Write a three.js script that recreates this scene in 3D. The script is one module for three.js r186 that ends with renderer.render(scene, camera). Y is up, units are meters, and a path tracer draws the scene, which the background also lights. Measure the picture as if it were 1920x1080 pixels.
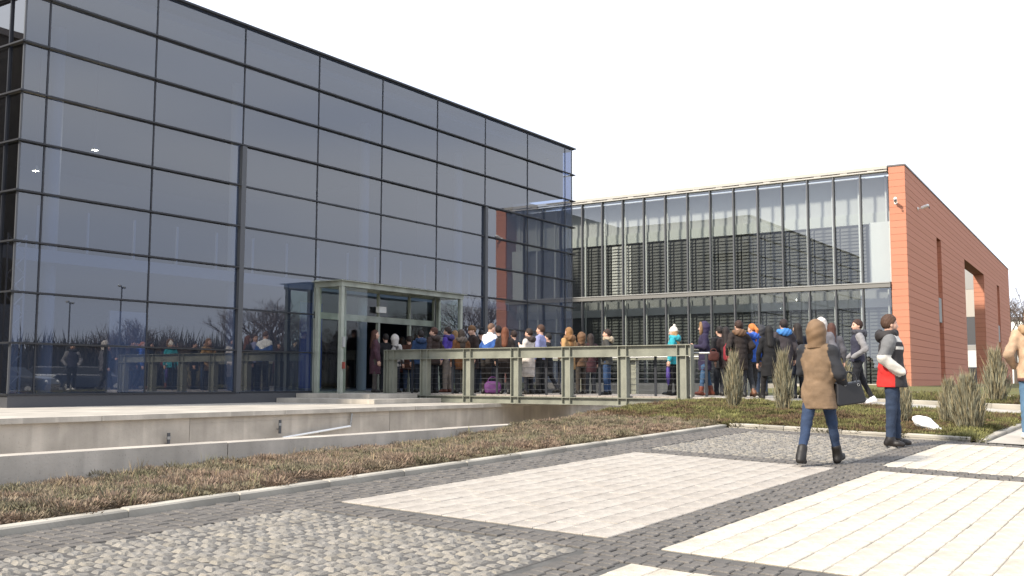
import * as THREE from 'three';
import { mergeGeometries } from 'three/addons/utils/BufferGeometryUtils.js';

// ------------------------------------------------------------------ camera, sky, sun, exposure
const EYE = 1.23, FOCAL = 1892.13, PITCH = 0.0914, YAW = 0.5914, ROLL = 0.0032;
const scene = new THREE.Scene();
const camera = new THREE.PerspectiveCamera(2 * Math.atan(540 / FOCAL) * 180 / Math.PI, 16 / 9, 0.1, 1500);
camera.position.set(0, EYE, 0);
camera.rotation.order = 'YXZ';
camera.rotation.set(PITCH, YAW, ROLL);
const renderer = new THREE.WebGLRenderer({ antialias: true });
renderer.setSize(1024, 576);
renderer.toneMapping = THREE.LinearToneMapping;
renderer.toneMappingExposure = 1.68;
renderer.shadowMap.enabled = true;

let seed = 12345;
const rnd = () => { seed = (seed * 1664525 + 1013904223) >>> 0; return seed / 4294967296; };
const rr = (a, b) => a + (b - a) * rnd();
const clamp = (x, a, b) => Math.min(b, Math.max(a, x));
const smooth = (a, b, x) => { const t = clamp((x - a) / (b - a), 0, 1); return t * t * (3 - 2 * t); };
const hash = (x, y, z = 0) => { const s = Math.sin(x * 127.1 + y * 311.7 + z * 74.7) * 43758.5453; return s - Math.floor(s); };
function vnoise(x, y, px = 0, py = 0, s = 0) {        // value noise, periodic in px, py when they are given
  const xi = Math.floor(x), yi = Math.floor(y), fx = x - xi, fy = y - yi;
  const w = (i, p) => p ? ((i % p) + p) % p : i;
  const u = fx * fx * (3 - 2 * fx), v = fy * fy * (3 - 2 * fy);
  const a = hash(w(xi, px), w(yi, py), s), b = hash(w(xi + 1, px), w(yi, py), s), c = hash(w(xi, px), w(yi + 1, py), s), d = hash(w(xi + 1, px), w(yi + 1, py), s);
  return a + (b - a) * u + (c - a) * v + (a - b - c + d) * u * v;
}
function fbm(x, y, p = 0, oct = 4, s = 0) { let a = 0, k = 0.5, f = 1, t = 0; for (let i = 0; i < oct; i++) { a += k * vnoise(x * f, y * f, p * f, p * f, s + i * 7); t += k; k *= 0.5; f *= 2; } return a / t; }

{ // a bright, thinly overcast sky, the same kind of sky all round
  const W = 512, H = 256, data = new Float32Array(W * H * 4);
  for (let j = 0; j < H; j++) for (let i = 0; i < W; i++) {
    const el = (j + 0.5) / H * Math.PI - Math.PI / 2, up = Math.max(0, Math.sin(el));
    const cl = fbm(i / W * 12, (1 - up) * (1 - up) * 9 + 3, 12, 5, 3);
    const t = smooth(0.3, 0.72, cl), L = (0.80 + 0.26 * up) * (0.93 + 0.14 * t), k = (j * W + i) * 4;
    data[k] = L * (0.81 + 0.10 * t); data[k + 1] = L * (0.895 + 0.06 * t); data[k + 2] = L * (1.09 - 0.04 * t); data[k + 3] = 1;
  }
  const sky = new THREE.DataTexture(data, W, H, THREE.RGBAFormat, THREE.FloatType);
  sky.mapping = THREE.EquirectangularReflectionMapping; sky.magFilter = THREE.LinearFilter; sky.wrapS = THREE.RepeatWrapping; sky.needsUpdate = true;
  scene.background = sky; scene.environment = sky;
}
const sun = new THREE.DirectionalLight(new THREE.Color(1, 0.91, 0.78), 4.1);
sun.position.set(-0.34 * 80 - 10, 0.75 * 80, 0.94 * 80 - 20);
sun.target.position.set(-10, 0, -20);
sun.shadow.radius = 10; sun.castShadow = true;
sun.shadow.mapSize.set(4096, 4096);
Object.assign(sun.shadow.camera, { left: -60, right: 60, top: 60, bottom: -60, near: 1, far: 220 });
sun.name = 'sun';
scene.add(sun, sun.target);

// ------------------------------------------------------------------ pixels to places (a pixel is only a direction; the plane gives the distance)
function ray(px, py) {
  let u = (px - 960) / FOCAL, v = (540 - py) / FOCAL;
  const c = Math.cos(-ROLL), s = Math.sin(-ROLL);
  [u, v] = [u * c + v * s, -u * s + v * c];
  const zf = Math.cos(PITCH) - v * Math.sin(PITCH), y = v * Math.cos(PITCH) + Math.sin(PITCH);
  return [u * Math.cos(YAW) - zf * Math.sin(YAW), y, -u * Math.sin(YAW) - zf * Math.cos(YAW)];
}
const onX = (px, py, X) => { const d = ray(px, py), t = X / d[0]; return [X, EYE + d[1] * t, d[2] * t]; };
const onZ = (px, py, Z) => { const d = ray(px, py), t = Z / d[2]; return [d[0] * t, EYE + d[1] * t, Z]; };
const onY = (px, py, Y) => { const d = ray(px, py), t = (Y - EYE) / d[1]; return [d[0] * t, Y, d[2] * t]; };
const SX = -0.03, SZ = -0.0202;                                        // the plaza falls a little towards the viewer and to the right
const ground = (x, z) => SX * clamp(x, -12, 8) + SZ * clamp(z, -40, 14);
function onPlaza(px, py) { const d = ray(px, py), t = -EYE / (d[1] - SX * d[0] - SZ * d[2]); return [d[0] * t, EYE + d[1] * t, d[2] * t]; }

// ------------------------------------------------------------------ helpers
const taken = {};
function numbered(n) { const k = taken[n] = (taken[n] ?? -1) + 1; return k ? `${n}_${String(k).padStart(3, '0')}` : n; }
function mesh(name, geo, mat, parent, at) {
  const m = new THREE.Mesh(geo, mat);
  m.name = parent === scene ? numbered(name) : name; m.castShadow = m.receiveShadow = true;
  if (at) m.position.set(...at);
  parent.add(m); return m;
}
function tag(o, label, category, group) { Object.assign(o.userData, { label, category }); if (group) o.userData.group = group; return o; }
function thing(name, label, category, at = [0, 0, 0], turn = 0, group) {
  const g = new THREE.Group(); g.name = numbered(name); g.position.set(...at); g.rotation.y = turn; scene.add(g);
  return tag(g, label, category, group);
}
function structure(name, geo, mat) { const m = mesh(name, geo, mat, scene); m.userData.kind = 'structure'; return m; }
const boxCache = new Map();
function box(w, h, d) {                                                // uv in metres
  const key = [w, h, d].map((v) => v.toFixed(4)).join();
  if (!boxCache.has(key)) {
    const g = new THREE.BoxGeometry(w, h, d), uv = g.attributes.uv, n = g.attributes.normal;
    for (let i = 0; i < uv.count; i++) {
      const a = Math.abs(n.getX(i)) > 0.5 ? [d, h] : Math.abs(n.getY(i)) > 0.5 ? [w, d] : [w, h];
      uv.setXY(i, uv.getX(i) * a[0], uv.getY(i) * a[1]);
    }
    boxCache.set(key, g);
  }
  return boxCache.get(key);
}
function block(name, x0, x1, y0, y1, z0, z1, mat, parent) {            // an axis-aligned block between two corners
  return mesh(name, box(Math.abs(x1 - x0), Math.abs(y1 - y0), Math.abs(z1 - z0)), mat, parent, [(x0 + x1) / 2, (y0 + y1) / 2, (z0 + z1) / 2]);
}
function gbox(x0, x1, y0, y1, z0, z1) { return box(Math.abs(x1 - x0), Math.abs(y1 - y0), Math.abs(z1 - z0)).clone().translate((x0 + x1) / 2, (y0 + y1) / 2, (z0 + z1) / 2); }
function bar(p, q, r, seg = 6, r2 = r) {                               // a round bar from p to q
  const a = new THREE.Vector3(...p), b = new THREE.Vector3(...q), l = a.distanceTo(b);
  const g = new THREE.CylinderGeometry(r2, r, l, seg, 1);
  g.applyQuaternion(new THREE.Quaternion().setFromUnitVectors(new THREE.Vector3(0, 1, 0), b.clone().sub(a).normalize()));
  return g.translate((a.x + b.x) / 2, (a.y + b.y) / 2, (a.z + b.z) / 2);
}
function polyGeo(pos, idx, uvs, cols) {
  const g = new THREE.BufferGeometry();
  g.setAttribute('position', new THREE.Float32BufferAttribute(pos, 3));
  if (uvs) g.setAttribute('uv', new THREE.Float32BufferAttribute(uvs, 2));
  if (cols) g.setAttribute('color', new THREE.Float32BufferAttribute(cols, 3));
  g.setIndex(idx); g.computeVertexNormals(); return g;
}
function chamfered(w, h, d, b) {                                       // a slab with worn top edges, its top at y = 0
  const P = [], I = [];
  const ring = (x, y, z) => P.push(-x, y, -z, x, y, -z, x, y, z, -x, y, z);
  ring(w / 2, -h, d / 2); ring(w / 2, -b, d / 2); ring(w / 2 - b, 0, d / 2 - b);
  for (let k = 0; k < 2; k++) for (let i = 0; i < 4; i++) { const a = k * 4 + i, c = k * 4 + (i + 1) % 4; I.push(a, a + 4, c, c, a + 4, c + 4); }
  I.push(8, 11, 10, 8, 10, 9);
  const g0 = polyGeo(P, I).toNonIndexed(); g0.computeVertexNormals();
  const uv = [], p = g0.attributes.position; for (let i = 0; i < p.count; i++) uv.push(p.getX(i), p.getZ(i) + p.getY(i));
  g0.setAttribute('uv', new THREE.Float32BufferAttribute(uv, 2)); return g0;
}

// ------------------------------------------------------------------ procedural textures and materials
function texture(n, fn, metres, srgb = true) {
  const d = new Uint8Array(n * n * 4);
  for (let j = 0; j < n; j++) for (let i = 0; i < n; i++) { const c = fn(i / n, j / n), k = (j * n + i) * 4; d[k] = clamp(c[0], 0, 1) * 255; d[k + 1] = clamp(c[1], 0, 1) * 255; d[k + 2] = clamp(c[2], 0, 1) * 255; d[k + 3] = 255; }
  const t = new THREE.DataTexture(d, n, n, THREE.RGBAFormat);
  t.magFilter = THREE.LinearFilter; t.wrapS = t.wrapT = THREE.RepeatWrapping; if (srgb) t.colorSpace = THREE.SRGBColorSpace;
  t.repeat.set(1 / metres, 1 / metres); t.needsUpdate = true; return t;
}
const grey = (v) => [v, v, v];
const mottleT = texture(256, (u, v) => grey(0.88 + 0.26 * (fbm(u * 6, v * 6, 6, 5, 1) - 0.5) + 0.10 * (hash(u * 999, v * 777) - 0.5)), 1.6);
const concreteT = texture(512, (u, v) => {
  const a = fbm(u * 5, v * 5, 5, 5, 11), st = fbm(u * 40, v * 3, 0, 3, 5), pit = hash(Math.floor(u * 512), Math.floor(v * 512)) > 0.992 ? -0.15 : 0;
  const run = smooth(0.62, 0.8, vnoise(u * 28, v * 1.5, 28, 0, 9)) * smooth(0.5, 0.7, vnoise(u * 9, v * 4, 9, 4, 4));   // lime runs
  const g = 0.82 + 0.30 * (a - 0.5) + 0.06 * (st - 0.5) + pit + 0.07 * run; return [g, g * 0.99, g * 0.97];
}, 3.2);
const grainT = texture(256, (u, v) => grey(0.85 + 0.26 * (hash(u * 1234, v * 4321) - 0.5) + 0.26 * (fbm(u * 8, v * 8, 8, 4, 21) - 0.5)), 0.6);
const bumpT = texture(256, (u, v) => grey(0.5 + 0.5 * (fbm(u * 24, v * 24, 24, 4, 31) - 0.5) + 0.2 * (hash(u * 512, v * 333) - 0.5)), 0.5, false);
const clothT = texture(256, (u, v) => grey(0.90 + 0.16 * (fbm(u * 10, v * 10, 10, 4, 41) - 0.5) + 0.12 * (hash(u * 256, v * 256) - 0.5)), 0.4);
const earthT = texture(512, (u, v) => { const a = fbm(u * 9, v * 9, 9, 5, 51), b = hash(u * 512, v * 512), g = 0.55 + 0.5 * (a - 0.5) + 0.25 * (b - 0.5); return [g, g * 0.93, g * 0.78]; }, 2.2);
const grassT = texture(512, (u, v) => { const a = fbm(u * 6, v * 6, 6, 5, 61), b = hash(u * 512, v * 512), g = 0.60 + 0.35 * (b - 0.5); return [g * (0.95 + 0.25 * (a - 0.5)), g * (0.95 - 0.1 * (a - 0.5)), g * 0.62]; }, 3.1);
const S = (hex, rough = 0.8, extra = {}) => new THREE.MeshStandardMaterial({ color: hex, roughness: rough, ...extra });
const L = (r, g, b, rough = 0.8, extra = {}) => { const m = new THREE.MeshStandardMaterial({ roughness: rough, ...extra }); m.color.setRGB(r, g, b); return m; };

const M = {};
M.concrete = L(0.62, 0.57, 0.505, 0.92, { map: concreteT, bumpMap: bumpT, bumpScale: 0.004 });
M.concretePale = L(0.60, 0.56, 0.50, 0.92, { map: concreteT, bumpMap: bumpT, bumpScale: 0.003 });
M.kerb = L(0.50, 0.47, 0.41, 0.9, { map: concreteT, bumpMap: bumpT, bumpScale: 0.004 });
M.pinkPaver = [0, 1, 2, 3].map((k) => L(0.455 + 0.014 * k, 0.405 + 0.014 * k, 0.345 + 0.013 * k, 0.92, { map: grainT, bumpMap: bumpT, bumpScale: 0.003 }));
M.creamPaver = [0, 1, 2, 3].map((k) => L(0.66 - 0.016 * (3 - k), 0.595 - 0.016 * (3 - k), 0.49 - 0.016 * (3 - k), 0.92, { map: grainT, bumpMap: bumpT, bumpScale: 0.003 }));
M.granite = [[0.272, 0.25, 0.216], [0.30, 0.274, 0.234], [0.25, 0.232, 0.204], [0.302, 0.272, 0.224]].map((c) => L(...c, 0.88, { map: grainT, bumpMap: bumpT, bumpScale: 0.006 }));
M.sett = [[0.146, 0.131, 0.114], [0.164, 0.147, 0.128], [0.130, 0.117, 0.102]].map((c) => L(...c, 0.85, { map: grainT, bumpMap: bumpT, bumpScale: 0.005 }));
M.jointSand = L(0.20, 0.18, 0.15, 0.95, { map: grainT }); M.jointPale = L(0.10, 0.092, 0.082, 0.95, { map: grainT }); M.joint = L(0.11, 0.105, 0.095, 0.95, { map: grainT });
M.soil = L(0.20, 0.15, 0.10, 0.95, { map: earthT, bumpMap: bumpT, bumpScale: 0.02 });
M.grass = L(0.36, 0.34, 0.20, 0.95, { map: grassT, bumpMap: bumpT, bumpScale: 0.02 });
M.steelGreen = L(0.262, 0.265, 0.21, 0.5, { map: mottleT });
M.frameGreen = L(0.36, 0.385, 0.325, 0.45, { map: mottleT });
M.dark = L(0.022, 0.024, 0.03, 0.45, { metalness: 0.2 });
M.darkFin = L(0.014, 0.015, 0.019, 0.55);
M.column = L(0.075, 0.078, 0.085, 0.5, { metalness: 0.2 });
M.plinth = L(0.055, 0.056, 0.062, 0.55);
function glass(tint, ior, metal = 0, rough = 0) { const m = new THREE.MeshPhysicalMaterial({ transmission: 1, thickness: 0, roughness: rough, ior, metalness: metal, side: THREE.DoubleSide }); m.color.setRGB(...tint); return m; }
M.glass = glass([0.26, 0.335, 0.50], 2.1, 0.08);
M.sideGlass = glass([0.30, 0.29, 0.30], 3.3, 0); M.wingGlass = glass([0.70, 0.73, 0.72], 2.5, 0);
M.clearGlass = glass([0.80, 0.87, 0.83], 1.52);
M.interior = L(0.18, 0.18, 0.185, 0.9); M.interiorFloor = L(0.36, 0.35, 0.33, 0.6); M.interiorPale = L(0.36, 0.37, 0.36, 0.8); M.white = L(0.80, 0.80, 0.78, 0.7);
M.steel = L(0.34, 0.34, 0.33, 0.45, { metalness: 0.7 });
M.black = L(0.02, 0.02, 0.022, 0.6);
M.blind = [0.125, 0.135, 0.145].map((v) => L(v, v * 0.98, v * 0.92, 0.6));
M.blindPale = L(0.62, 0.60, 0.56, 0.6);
M.spandrel = L(0.62, 0.63, 0.60, 0.7); M.innerGrey = L(0.30, 0.30, 0.29, 0.8);
M.coping = L(0.10, 0.085, 0.08, 0.5); M.roofEdge = L(0.40, 0.38, 0.34, 0.6);
M.tile = [0, 1, 2, 3].map((k) => L(0.455 + 0.006 * (k - 1.5), 0.188 + 0.003 * (k - 1.5), 0.115 + 0.003 * (k - 1.5), 0.82, { bumpMap: bumpT, bumpScale: 0.002 }));
M.tileJoint = L(0.24, 0.085, 0.06, 0.9);

// ------------------------------------------------------------------ the ground: one sheet with the channel left open
const CH = { x0: -14.8, x1: -9.15, z0: -30, z1: 26 };                 // the dry channel in front of the glass building
{
  const xs = [-420, -120, -60, CH.x0, -12, CH.x1, -6, -2, 3, 8, 30, 100, 420], zs = [-520, -150, -90, -60, -45, -40, CH.z0, -24, -20, -15, -8, 0, 8, 14, CH.z1, 60, 150, 420];
  const P = [], U = [], I = [];
  for (const z of zs) for (const x of xs) { P.push(x, (x <= CH.x0 ? Math.min(ground(x, z), 0.5) : ground(x, z)) - (x > -10 && x < -5 && z > -16 && z < 5 ? 0.4 : 0.05), z); U.push(x, z); }
  for (let j = 0; j < zs.length - 1; j++) for (let i = 0; i < xs.length - 1; i++) {
    if (xs[i] >= CH.x0 && xs[i + 1] <= CH.x1 && zs[j] >= CH.z0 && zs[j + 1] <= CH.z1) continue;
    const a = j * xs.length + i, b = a + 1, c = a + xs.length, d = c + 1; I.push(a, c, b, b, c, d);
  }
  structure('ground', polyGeo(P, I, U), M.grass);
}
const SLOPE = new THREE.Quaternion().setFromUnitVectors(new THREE.Vector3(0, 1, 0), new THREE.Vector3(-SX, 1, -SZ).normalize());
function sheet(name, x0, x1, z0, z1, lift, mat, n = 1, f = ground) {    // a thin sheet that follows the ground
  const P = [], U = [], I = [], nx = Math.max(n, 1), nz = Math.max(n, 1);
  for (let j = 0; j <= nz; j++) for (let i = 0; i <= nx; i++) { const x = x0 + (x1 - x0) * i / nx, z = z0 + (z1 - z0) * j / nz; P.push(x, f(x, z) + lift, z); U.push(x, z); }
  for (let j = 0; j < nz; j++) for (let i = 0; i < nx; i++) { const a = j * (nx + 1) + i, b = a + 1, c = a + nx + 1, d = c + 1; I.push(a, c, b, b, c, d); }
  return structure(name, polyGeo(P, I, U), mat);
}
const JOINT = -0.010;                                                   // the joints lie this far below the stones
sheet('plaza', -6.2, 26, -15.42, 13.5, JOINT, M.joint, 8);
const PANELS = [   // x0, x1, z far, z near, kind
  [-5.56, -3.20, -10.92, -5.90, 'pink'], [-5.56, -3.17, -5.45, -1.2, 'cobble'], [-5.62, -3.22, -14.85, -11.42, 'cobble'],
  [-2.77, -0.38, -10.98, -5.78, 'cream'], [-2.86, -0.38, -14.98, -11.48, 'cream'], [-2.72, -0.38, -5.28, -1.2, 'cream'],
  [0.06, 2.45, -10.98, -5.78, 'cream'], [0.06, 2.45, -14.98, -11.48, 'cream'], [0.06, 2.45, -5.28, -1.2, 'cream']];
const dist2 = (x, z) => Math.hypot(x, z);
const paverGeo = chamfered(0.1925, 0.06, 0.2925, 0.005), paverShort = chamfered(0.1925, 0.06, 0.1925, 0.005);
function lump(seed0) {                                                  // a hand-split granite cobble
  const n = 4, P = [], I = [], U = [];
  for (let j = 0; j <= n; j++) for (let i = 0; i <= n; i++) {
    let x = i / n * 2 - 1, z = j / n * 2 - 1; const e = Math.max(Math.abs(x), Math.abs(z)), rim = e > 0.99;
    const k = 0.5 * (rim ? 0.96 + 0.07 * hash(i, j, seed0) : 1.0), round = 1 - 0.07 * (x * x * z * z);
    const y = rim ? -0.016 - 0.006 * hash(i, j, seed0 + 5) : 0.002 + 0.008 * (hash(i, j, seed0 + 3) - 0.5);
    P.push(x * k * round, y, z * k * round); U.push(x * 0.06 + hash(seed0, 1), z * 0.06 + hash(seed0, 2));
  }
  for (let j = 0; j < n; j++) for (let i = 0; i < n; i++) { const a = j * (n + 1) + i, b = a + 1, c = a + n + 1, d = c + 1; I.push(a, c, b, b, c, d); }
  const g = polyGeo(P, I, U).toNonIndexed(); g.computeVertexNormals(); return g;
}
const lumps = [1, 2, 3, 4].map((k) => lump(k * 17)), settGeo = chamfered(0.097, 0.05, 0.097, 0.006);
function layPieces(parent, name, list, most) {                          // the largest in view as single meshes, the rest joined
  list.sort((a, b) => dist2(a.x, a.z) - dist2(b.x, b.z));
  const rest = new Map();
  list.forEach((p, k) => {
    const q = SLOPE.clone().multiply(new THREE.Quaternion().setFromEuler(new THREE.Euler(p.tx || 0, p.turn || 0, p.tz || 0)));
    const at = new THREE.Vector3(p.x, ground(p.x, p.z) + (p.y || 0), p.z), s = new THREE.Vector3(p.sx || 1, 1, p.sz || 1);
    if (k < most) { const m = mesh(name, p.geo, p.mat, parent); m.position.copy(at); m.quaternion.copy(q); m.scale.copy(s); } else {
      const g = p.geo.clone().applyMatrix4(new THREE.Matrix4().compose(at, q, s));
      if (!rest.has(p.mat)) rest.set(p.mat, []); rest.get(p.mat).push(g.index ? g.toNonIndexed() : g);
    }
  });
  for (const [mat, gs] of rest) { const m = mesh(name + '_remainder', mergeGeometries(gs), mat, parent); m.userData.kind = 'stuff'; }
}
for (const [x0, x1, z0, z1, kind] of PANELS) {
  const g = new THREE.Group(); g.name = numbered(kind === 'cobble' ? 'granite_cobble_paving' : 'slab_paving'); g.userData.kind = 'structure'; scene.add(g);
  const list = [];
  if (kind === 'cobble') {
    sheet('cobble_bedding', x0, x1, z0, z1, -0.008, M.jointPale, 2);
    const nx = Math.round((x1 - x0) / 0.104), nz = Math.round((z1 - z0) / 0.104), dx = (x1 - x0) / nx, dz = (z1 - z0) / nz;
    for (let j = 0; j < nz; j++) for (let i = 0; i < nx; i++) list.push({ x: x0 + (i + 0.5) * dx + rr(-0.009, 0.009), z: z0 + (j + 0.5) * dz + rr(-0.009, 0.009) + 0.03 * Math.sin(i * 0.6), y: rr(-0.004, 0.008), turn: Math.floor(rnd() * 4) * Math.PI / 2 + rr(-0.12, 0.12), tx: rr(-0.07, 0.07), tz: rr(-0.07, 0.07), sx: dx * rr(0.94, 1.06), sz: dz * rr(0.94, 1.06), geo: lumps[Math.floor(rnd() * 4)], mat: M.granite[Math.floor(rnd() * 4)] });
  } else {
    sheet('slab_bedding', x0, x1, z0, z1, -0.006, M.jointSand, 2);
    const mats = kind === 'pink' ? M.pinkPaver : M.creamPaver, nx = Math.round((x1 - x0) / 0.197), dx = (x1 - x0) / nx;
    for (let i = 0; i < nx; i++) {
      const lens = []; let sum = 0; if (i % 2) { lens.push(0.197); sum = 0.197; }
      while (sum < z1 - z0 - 0.12) { const l = z1 - z0 - sum > 0.27 ? 0.297 : 0.197; lens.push(l); sum += l; }
      const f = (z1 - z0) / sum; let z = z0;
      for (const l of lens) { list.push({ x: x0 + (i + 0.5) * dx, z: z + l * f / 2, y: rr(-0.0015, 0.003), tx: rr(-0.004, 0.004), tz: rr(-0.006, 0.006), turn: rr(-0.005, 0.005), sx: dx / 0.197, sz: f, geo: l < 0.25 ? paverShort : paverGeo, mat: mats[Math.floor(rnd() * 4)] }); z += l * f; }
    }
  }
  layPieces(g, kind === 'cobble' ? 'cobble' : 'paver', list, x0 > 0 ? 0 : kind === 'cobble' && z0 < -12 ? 0 : 300);
}
{ // dark setts between the panels
  const g = new THREE.Group(); g.name = 'dark_sett_paving'; g.userData.kind = 'structure'; scene.add(g);
  const list = [], p = 0.103;
  for (let j = 0; j * p < 14.4; j++) for (let i = 0; i * p < 8.7; i++) {
    const x = -6.14 + i * p + (j % 2) * 0.02, z = -15.34 + j * p;
    if (PANELS.some(([a, b, c, d]) => x > a - 0.045 && x < b + 0.045 && z > c - 0.045 && z < d + 0.045)) continue;
    list.push({ x: x + rr(-0.004, 0.004), z: z + rr(-0.004, 0.004), y: rr(-0.003, 0.004), turn: rr(-0.05, 0.05), tx: rr(-0.03, 0.03), tz: rr(-0.03, 0.03), sx: rr(0.92, 1.02), sz: rr(0.92, 1.02), geo: settGeo, mat: M.sett[Math.floor(rnd() * 3)] });
  }
  layPieces(g, 'sett', list, 300);
}

// kerbs round the beds
function kerbRow(label, pts, w, rise, len, group) {
  const t = thing('kerb', label, 'kerb', [0, 0, 0], 0, group);
  for (let s = 0; s < pts.length - 1; s++) {
    const [ax, az] = pts[s], [bx, bz] = pts[s + 1], l = Math.hypot(bx - ax, bz - az), n = Math.max(1, Math.round(l / len)), turn = Math.atan2(bx - ax, bz - az);
    for (let k = 0; k < n; k++) {
      const f = (k + 0.5) / n, x = ax + (bx - ax) * f, z = az + (bz - az) * f;
      const m = mesh('kerb_stone', chamfered(w, 0.3, l / n - 0.008, 0.012), M.kerb, t);
      m.position.set(x + rr(-0.004, 0.004), ground(x, z) + rise + rr(-0.004, 0.006), z);
      m.quaternion.copy(SLOPE).multiply(new THREE.Quaternion().setFromEuler(new THREE.Euler(0, turn, 0)));
    }
  }
}
kerbRow('long concrete kerb between the heather bed and the dark setts', [[-6.30, 2.5], [-6.26, -15.42]], 0.11, 0.045, 1.0);
kerbRow('concrete kerb along the plaza side of the green mound bed', [[-6.19, -15.52], [-2.62, -15.52]], 0.13, 0.06, 0.95);
kerbRow('short concrete kerb turning the right corner of the green mound bed', [[-2.50, -15.58], [-2.50, -21.3]], 0.13, 0.05, 0.9);

// beds: soil sheets and what grows in them
const moundY = (x, z) => {                                              // the green mound between the plaza and the footbridge
  const a = smooth(-15.5, -17.6, z), b = smooth(-8.9, -8.0, x) * 0.25 + 0.75, c = 1 - 0.62 * smooth(-5.6, -2.7, x);
  return ground(x, z) + 0.02 + 0.09 * a * b * c + 0.03 * (fbm(x * 1.3, z * 1.3, 0, 3, 8) - 0.5) * 2 * a;
};
const heatherY = (x, z) => ground(x, z) + 0.02 - 0.13 * smooth(-6.6, -8.6, x) * smooth(-15, -11, z) + 0.05 * (fbm(x * 0.9, z * 0.9, 0, 3, 2) - 0.5);
sheet('heather_bed', -8.85, -6.36, -15.5, 2.6, 0, M.soil, 24, heatherY);
sheet('mound_bed', -9.1, -2.57, -21.4, -15.45, 0, M.soil, 24, moundY);
const backBedY = (x, z) => ground(x, z) + 0.05 + 0.05 * fbm(x, z, 0, 2, 5);
sheet('far_bed', -8.6, 8, -28.9, -25.35, 0, M.soil, 10, backBedY);
function tuft(n, spread, tall, width, seed0, lean = 0.6) {              // a clump of thin upright sprigs
  const P = [], I = [], C = [];
  for (let k = 0; k < n; k++) {
    const a = hash(k, seed0) * 6.283, r = Math.sqrt(hash(k, seed0, 1)) * spread, h = tall * (0.55 + 0.6 * hash(k, seed0, 2)), d = hash(k, seed0, 3) * 6.283, w = width * (0.6 + 0.8 * hash(k, seed0, 4));
    const x = Math.cos(a) * r, z = Math.sin(a) * r, tx = x + Math.cos(a) * h * lean * hash(k, seed0, 5), tz = z + Math.sin(a) * h * lean * hash(k, seed0, 6), c = 0.65 + 0.7 * hash(k, seed0, 7), b = P.length / 3;
    const dx = Math.cos(d) * w, dz = Math.sin(d) * w, mx = (x * 0.45 + tx * 0.55), mz = (z * 0.45 + tz * 0.55);
    P.push(x - dx * 0.5, 0, z - dz * 0.5, x + dx * 0.5, 0, z + dz * 0.5, mx + dx, h * 0.6, mz + dz, mx - dx, h * 0.6, mz - dz, tx, h, tz);
    I.push(b, b + 1, b + 2, b, b + 2, b + 3, b + 3, b + 2, b + 4);
    for (let i = 0; i < 5; i++) C.push(c, c, c);
  }
  return polyGeo(P, I, null, C);
}
function cushion(n, rad, flat, len, width, seed0) {                       // a low dome of short sprigs pointing outwards
  const P = [], I = [], C = [];
  for (let k = 0; k < n; k++) {
    const a = hash(k, seed0) * 6.283, u = Math.pow(hash(k, seed0, 1), 0.8), e = Math.acos(1 - u * 0.95), nx = Math.sin(e) * Math.cos(a), ny = Math.cos(e), nz = Math.sin(e) * Math.sin(a), R0 = rad * (0.72 + 0.3 * hash(k, seed0, 2));
    const x = nx * R0, y = ny * R0 * flat, z = nz * R0, j = 0.7, dx = nx + j * (hash(k, seed0, 3) - 0.5), dy = ny * 0.9 + 0.25, dz = nz + j * (hash(k, seed0, 4) - 0.5), l = len * (0.6 + 0.8 * hash(k, seed0, 5)) / Math.hypot(dx, dy, dz), d = hash(k, seed0, 6) * 6.283, w = width * (0.6 + 0.8 * hash(k, seed0, 7)), wx = Math.cos(d) * w, wz = Math.sin(d) * w, c = 0.6 + 0.8 * hash(k, seed0, 8), b = P.length / 3;
    P.push(x - wx * 0.6, y, z - wz * 0.6, x + wx * 0.6, y, z + wz * 0.6, x + dx * l * 0.55 + wx, y + dy * l * 0.55, z + dz * l * 0.55 + wz, x + dx * l * 0.55 - wx, y + dy * l * 0.55, z + dz * l * 0.55 - wz, x + dx * l, y + dy * l, z + dz * l);
    I.push(b, b + 1, b + 2, b, b + 2, b + 3, b + 3, b + 2, b + 4);
    for (let i = 0; i < 5; i++) C.push(c, c, c);
  }
  return polyGeo(P, I, null, C);
}
function cover(name, label, category, geo, n, area, yAt, colour, size) {
  const mat = new THREE.MeshPhysicalMaterial({ roughness: 0.95, vertexColors: true, side: THREE.DoubleSide });
  const im = new THREE.InstancedMesh(geo, mat, n), m = new THREE.Matrix4(), c = new THREE.Color();
  im.name = numbered(name); im.castShadow = im.receiveShadow = true;
  for (let k = 0; k < n; k++) {
    const [x, z] = area(), s = rr(...size);
    m.compose(new THREE.Vector3(x, yAt(x, z) - 0.01, z), new THREE.Quaternion().setFromEuler(new THREE.Euler(rr(-0.2, 0.2), rnd() * 6.28, rr(-0.2, 0.2))), new THREE.Vector3(s * rr(0.8, 1.25), s * rr(0.7, 1.25), s * rr(0.8, 1.25)));
    im.setMatrixAt(k, m); im.setColorAt(k, c.setRGB(...colour(x, z)));
  }
  im.userData.kind = 'stuff'; tag(im, label, category); scene.add(im); return im;
}
const heatherCol = (x, z) => { const a = fbm(x * 1.6, z * 1.6, 0, 3, 77) + rr(-0.2, 0.2); return a < 0.40 ? [0.165, 0.145, 0.09] : a < 0.56 ? [0.20, 0.157, 0.108] : [0.215, 0.155, 0.11]; };
cover('heather', 'low brown heather covering the long bed beside the concrete channel', 'heather', cushion(240, 0.10, 0.44, 0.019, 0.0024, 3), 5200, () => [rr(-8.8, -6.4), rr(-15.9, 2.4)], heatherY, heatherCol, [0.5, 1.75]);
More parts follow.
